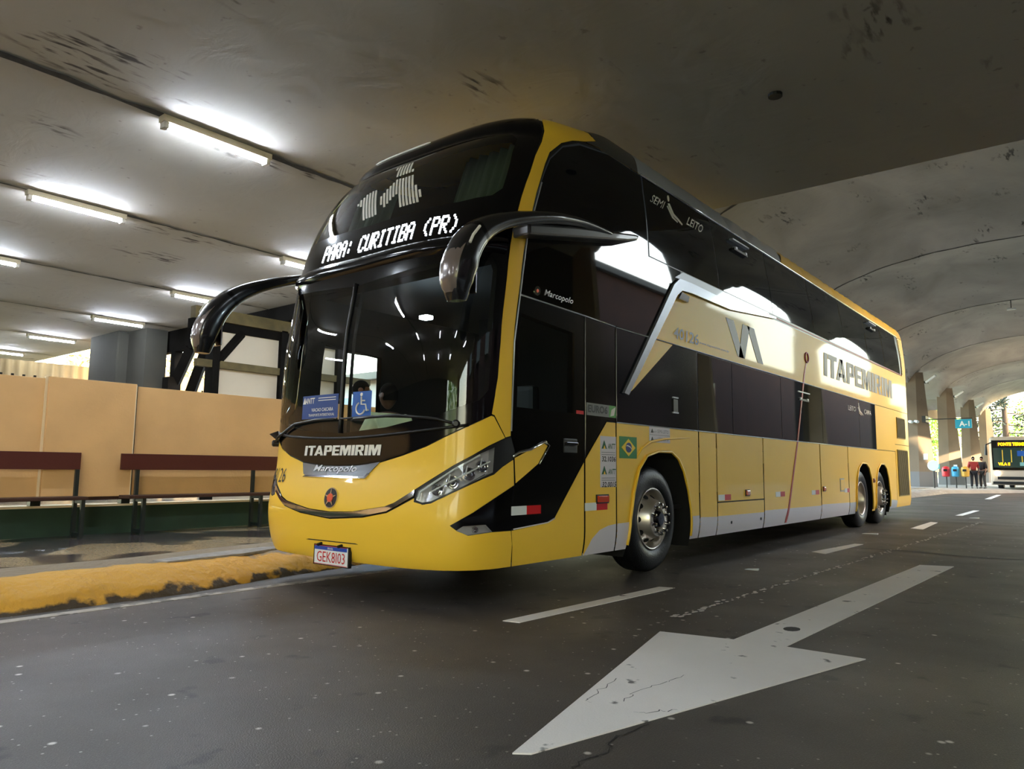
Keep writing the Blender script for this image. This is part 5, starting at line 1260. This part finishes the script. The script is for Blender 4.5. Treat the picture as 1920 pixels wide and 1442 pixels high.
def person(loc, rz, skin, shirt, trousers, label, seated=False, sc=1.0, hands=True):
    t = thing('person', label, 'person', loc, rz)
    if seated:
        hip = .0; J = {'pel': (0, 0, .0), 'ab': (0, .02, .22), 'ch': (0, .0, .42), 'nk': (0, -.02, .56), 'sl': (.17, 0, .48), 'el': (.24, -.10, .24), 'wl': (.16, -.32, .20), 'sr': (-.17, 0, .48), 'er': (-.24, -.10, .24), 'wr': (-.16, -.32, .20), 'hl': (.10, -.05, -.0), 'kl': (.13, -.45, .04), 'al': (.13, -.46, -.36), 'hr': (-.10, -.05, 0), 'kr': (-.13, -.45, .04), 'ar': (-.13, -.46, -.36)}
        hz = .70
    else:
        J = {'pel': (0, 0, .95), 'ab': (0, .01, 1.12), 'ch': (0, .0, 1.32), 'nk': (0, -.01, 1.47), 'sl': (.18, 0, 1.40), 'el': (.23, .02, 1.12), 'wl': (.22, -.08, .88), 'sr': (-.18, 0, 1.40), 'er': (-.23, .02, 1.12), 'wr': (-.22, -.08, .88), 'hl': (.09, 0, .88), 'kl': (.11, -.03, .48), 'al': (.12, .02, .08), 'hr': (-.09, 0, .88), 'kr': (-.11, -.03, .48), 'ar': (-.12, .02, .08)}
        hz = 1.62
    nmz = list(J); E_ = [('pel', 'ab'), ('ab', 'ch'), ('ch', 'nk'), ('ch', 'sl'), ('sl', 'el'), ('el', 'wl'), ('ch', 'sr'), ('sr', 'er'), ('er', 'wr'), ('pel', 'hl'), ('hl', 'kl'), ('kl', 'al'), ('pel', 'hr'), ('hr', 'kr'), ('kr', 'ar')]
    Rr = {'pel': .14, 'ab': .13, 'ch': .15, 'nk': .055, 'sl': .07, 'el': .048, 'wl': .03, 'sr': .07, 'er': .048, 'wr': .03, 'hl': .10, 'kl': .065, 'al': .045, 'hr': .10, 'kr': .065, 'ar': .045}
    up_ = ['pel', 'ab', 'ch', 'nk', 'sl', 'el', 'wl', 'sr', 'er', 'wr']; lo_ = ['pel', 'hl', 'kl', 'al', 'hr', 'kr', 'ar']
    skin_body('body', [J[k] for k in nmz], [(nmz.index(a), nmz.index(b)) for a, b in E_], [Rr[k]*.93 for k in nmz], skin, t)
    J2 = dict(J); 
    for s in 'lr':   # sleeves stop above the wrist
        e = Vector(J['e'+s]); w2 = Vector(J['w'+s]); J2['w'+s] = tuple(e.lerp(w2, .15))
    J2['nk'] = tuple(Vector(J['ch']).lerp(Vector(J['nk']), .75))
    skin_body('shirt', [J2[k] for k in up_], [(up_.index(a), up_.index(b)) for a, b in E_ if a in up_ and b in up_], [Rr[k]*1.05+(.015 if k not in ('nk',) else .02) for k in up_], shirt, t)
    skin_body('trousers', [J[k] for k in lo_], [(lo_.index(a), lo_.index(b)) for a, b in E_ if a in lo_ and b in lo_], [Rr[k]*1.0+.015 for k in lo_], trousers, t)
    head_mesh(skin, HAIR, t, (0, -.02, hz), 0, 1.0)
    for s, sg in (('l', 1), ('r', -1)):
        w2 = Vector(J['w'+s]); d = (w2-Vector(J['e'+s])).normalized()
        sd = Vector((0, 1, 0)).cross(d) if abs(d.y) < .8 else Vector((1, 0, 0)); sd.normalize()
        V = [w2, w2+d*.085]; Ed = [(0, 1)]; Rd = [.026, .032]
        for q, L in zip((-1.5, -.5, .5, 1.5), (.058, .07, .066, .05)):
            b0 = len(V); V += [w2+d*.10+sd*q*.018, w2+d*(.10+L*.6)+sd*q*.02, w2+d*(.10+L)+sd*q*.019+Vector((0, 0, -.012))]; Ed += [(1, b0), (b0, b0+1), (b0+1, b0+2)]; Rd += [.0095, .0085, .007]
        b0 = len(V); V += [w2+d*.05+sd*.035*-sg, w2+d*.085+sd*.055*-sg]; Ed += [(0, b0), (b0, b0+1)]; Rd += [.012, .009]
        skin_body('hand', [tuple(v) for v in V], Ed, Rd, skin, t, 0, 1)
        if True:
            a = Vector(J['a'+s])
            MB().tube([a+Vector((0, .06, -.035)), a+Vector((0, -.04, -.04)), a+Vector((0, -.15, -.05))], [.045, .045, .035], 8, sq=.7).build('shoe', BPL, t, smooth=True)
    t.scale = (sc, sc, sc); return t
person((-2.10, 4.98, .94), -PI/2-.1, SK1, mat('pale_yellow_shirt', (222, 226, 176), .8), mat('dark_trousers', (30, 32, 40), .8), 'dark haired man in a pale yellow shirt seen in profile through the windscreen', True, 1.13)
person((-3.5, 5.72, .2), PI*.8, SK2, mat('grey_shirt', (92, 84, 84), .8), MATS['dark_trousers'], 'man standing behind the blue wheelchair sticker, seen through the windscreen', False, 1.07)
person((-2.35, 47.6, .16), .3, SK1, mat('red_top', (150, 40, 34), .8), MATS['dark_trousers'], 'person in a dark red top standing by the far column', False)
person((-1.98, 47.9, .16), -.5, SK2, mat('dark_top', (44, 34, 34), .8), mat('grey_trousers', (60, 54, 52), .8), 'person in dark clothes standing at the corner of the distant bus', False)

# ------------------------------------------------------------------ distant bus
db_ = thing('city_bus', 'distant white city bus with amber destination display coming down the road', 'bus', (-.65, 50.6, 0.03))
WB = mat('warm_white_paint', (206, 186, 166), .3, 0, .4)
def sec(y, w_, z0, z1, r, n=5):
    pts = []
    for cx_, cz_, a0 in ((w_-r, z1-r, 0), (-w_+r, z1-r, PI/2), (-w_+r*.4, z0+r*.4, PI), (w_-r*.4, z0+r*.4, 1.5*PI)):
        rr = r if cz_ > 1.5 else r*.4
        for k in range(n): a = a0+PI/2*k/(n-1); pts.append((cx_+rr*math.cos(a), y, cz_+rr*math.sin(a)))
    return pts
b = MB(); secs = [sec(-.0, 1.08, .5, 2.85, .2), sec(.06, 1.2, .38, 3.0, .2), sec(.3, 1.27, .3, 3.08, .2), sec(11.5, 1.27, .3, 3.08, .2), sec(11.7, 1.1, .4, 2.9, .2)]
for s in secs: b.v += s
k = len(secs[0]); b.f = [(i*k+j, i*k+(j+1) % k, (i+1)*k+(j+1) % k, (i+1)*k+j) for i in range(4) for j in range(k)]+[tuple(range(k))[::-1], tuple(range(4*k, 5*k))]
b.build('body', WB, db_, smooth=.7)
MB().box(-1.12, 1.12, -.06, -.02, 1.15, 2.86).build('front_mask', BLK, db_, bevel=.015)
MB().box(-1.05, 1.05, -.075, -.055, 1.30, 2.42).build('windscreen', mat('bus_glass', (50, 66, 60), .05, 0, .5), db_)
MB().box(-.85, .9, -.08, -.06, 2.5, 2.76).build('display_box', BPL, db_)
text_obj('PONTE TERMINAL', .18, lambda u, v: Vector((u*1+.02, -.09, 2.54+v)), 'display_lettering', LEDA, db_, 1.6, .03)
MB().box(.1, .45, -.085, -.075, 1.95, 2.25).build('access_sticker', BLU2, db_)
for x in (-.62, -.2, .3, .72): MB().box(x, x+.04, -.082, -.074, 1.6, 2.3).build('grab_pole', MATS['yellow_paint'], db_)
MB().box(.2, .95, -.085, -.075, 1.4, 1.6).build('route_panel', mat('panel_teal', (120, 170, 170), .4), db_)
text_obj('VILA II', .16, lambda u, v: Vector((u-.55, -.085, 1.42+v)), 'route_board', LEDA, db_, .55, .03)
for x in (-.98, .98):
    MB().lathe([(.12, 0), (.11, .04), (.0, .06)], 14, Matrix.Translation((x*.93, -.03, .95)) @ Matrix.Rotation(PI/2, 4, 'X')).build('headlight', mat('lit_headlight', (255, 250, 235), .3, emit=(255, 240, 210), es=8), db_)
MB().box(-.9, .9, -.05, -.01, .62, .78).build('grille', BPL, db_)
MB().box(-1.14, 1.14, -.04, .06, .36, .5).build('lower_valance', BPL, db_)
for x in (-1.12, .84):
    for y in (2.3, 8.5): MB().lathe([(.0, 0), (.3, 0), (.47, .02), (.48, .1), (.48, .22), (.45, .28), (0, .28)], 20, Matrix.Translation((x, y, .47)) @ Matrix.Rotation(PI/2, 4, 'Y')).build('wheel', RUB, db_, smooth=.6)
for i in range(6):
    for s in (-1, 1): MB().box(s*1.265-.015, s*1.265+.015, .9+i*1.7, 2.4+i*1.7, 1.35, 2.45).build('window', BGL, db_)
for s in (-1, 1): MB().tube([(s*1.1, .0, 2.75), (s*1.36, -.3, 2.6), (s*1.38, -.32, 2.0)], [.03, .04, .08], 6).build('mirror', BPL, db_)

# ------------------------------------------------------------------ small far things
sg_ = thing('platform_sign', 'teal hanging sign with white lettering on a bracket among the far columns', 'sign', (-4.6, 48.0, 0))
MB().box(1.45, 2.25, -.04, .04, 3.5, 4.0).build('board', mat('teal_sign', (20, 120, 140), .4, emit=(20, 120, 140), es=.25), sg_)
text_obj('A-1', .3, lambda u, v: Vector((1.9+u, -.05, 3.6+v)), 'lettering', WHTT, sg_, .5, .03)
MB().box(-.1, 2.3, -.02, .02, 4.02, 4.07).build('bracket', BPL, sg_); MB().box(-.2, .0, -.1, .9, 3.9, 4.25).build('bracket_plate', BPL, sg_)
rs_ = thing('round_sign', 'round white sign on a dark pole in front of the far columns', 'sign', (-4.05, 46.2, .16))
MB().tube([(0, 0, 0), (0, 0, 1.5)], .035, 8).build('pole', BPL, rs_)
MB().lathe([(0, .03), (.26, .03), (.29, 0), (.26, -.03), (0, -.03)], 24, Matrix.Translation((0, -.03, 1.22)) @ Matrix.Rotation(PI/2, 4, 'X')).build('disc', mat('sign_white', (215, 240, 240), .4), rs_)
MB().box(.14, .3, -.05, .05, 1.05, 1.3).build('call_box', mat('teal_box', (90, 190, 190), .5), rs_)
bc = [('red', (220, 50, 55)), ('blue', (70, 170, 215)), ('yellow', (210, 160, 60))]
for i, (nm_, c) in enumerate(bc):
    t = thing('recycling_bin', '%s recycling bin on a post, %s of the row of three' % (nm_, ['left', 'middle', 'right'][i]), 'bin', (-3.62+i*.46, 47.2, .16), 0, 'recycling bins by the far column')
    MB().lathe([(.0, .62), (.14, .62), (.19, .66), (.21, 1.0), (.17, 1.14), (.08, 1.19), (0, 1.2)], 18).build('tub', mat('bin_'+nm_, c, .4), t, smooth=.8)
    MB().box(-.09, .09, -.215, -.17, .92, 1.04).build('opening', BPL, t); MB().tube([(0, .1, 0), (0, .1, .7)], .03, 8).build('post', BPL, t)
for (x, z, y, lb) in ((-4.95, 1.75, 49.12, 'small white notice on the first far column'), (-4.95, 1.2, 59.62, 'small white notice low on the second far column'), (-4.95, 1.4, 70.12, 'small pale notice on the third far column')):
    tag(MB().box(x-.15, x+.15, y-.03, y+.0, z, z+.35).build('notice', WREF), lb, 'sign')
for i, k in enumerate((3, 4)):
    y = YB[k]; z = min(zvault(.55+.1*i, y-.05, k-1), zvault(.55+.1*i, y+.05, k))-.02
    t = thing('vault_lamp', 'small white lamp hanging from the vault crease, %s' % ('higher one' if i == 0 else 'lower and farther one'), 'light', (.55+.1*i, y, z-.0), 0, 'lamps under the vault creases')
    MB().tube([(0, 0, 0), (0, 0, -.34)], .02, 6).build('stem', BPL, t); MB().box(-.17, .17, -.06, .06, -.42, -.34).build('lamp_body', WREF, t, bevel=.02)
for i, k in enumerate((4, 5, 6)):
    t = thing('column_light', 'white batten light on the top of the %s far column' % ['first', 'second', 'third'][i], 'light', (-4.65, YB[k]-.15, 6.3), 0, 'batten lights on the far columns')
    MB().tube([(0, 0, 0), (.55, -.2, .35)], .07, 8).build('lamp', mat('batten_white', (235, 235, 235), .4), t); MB().box(-.1, .06, 0, .5, -.05, .08).build('bracket', BPL, t)
cm = thing('security_camera', 'pair of small white cameras on the first far column', 'camera', (-5.6, 48.7, 4.0))
for s in (0, .3): MB().tube([(s, 0, 0), (s+.2, -.25, -.05)], .08, 8).build('camera_body', WREF, cm)
MB().box(-.1, .4, 0, .1, -.03, .03).build('bracket', BPL, cm)
sp_ = MB().box(-.33, -.21, 8.0, 8.05, 4.74, 4.8); tag(MB().lathe([(.0, 0), (.07, 0), (.07, .03), (.0, .03)], 12, Matrix.Translation((1.16, 7.1, 4.765))).build('ceiling_outlet', BPL), 'small dark round outlet on the ceiling right of the coach roof', 'outlet')
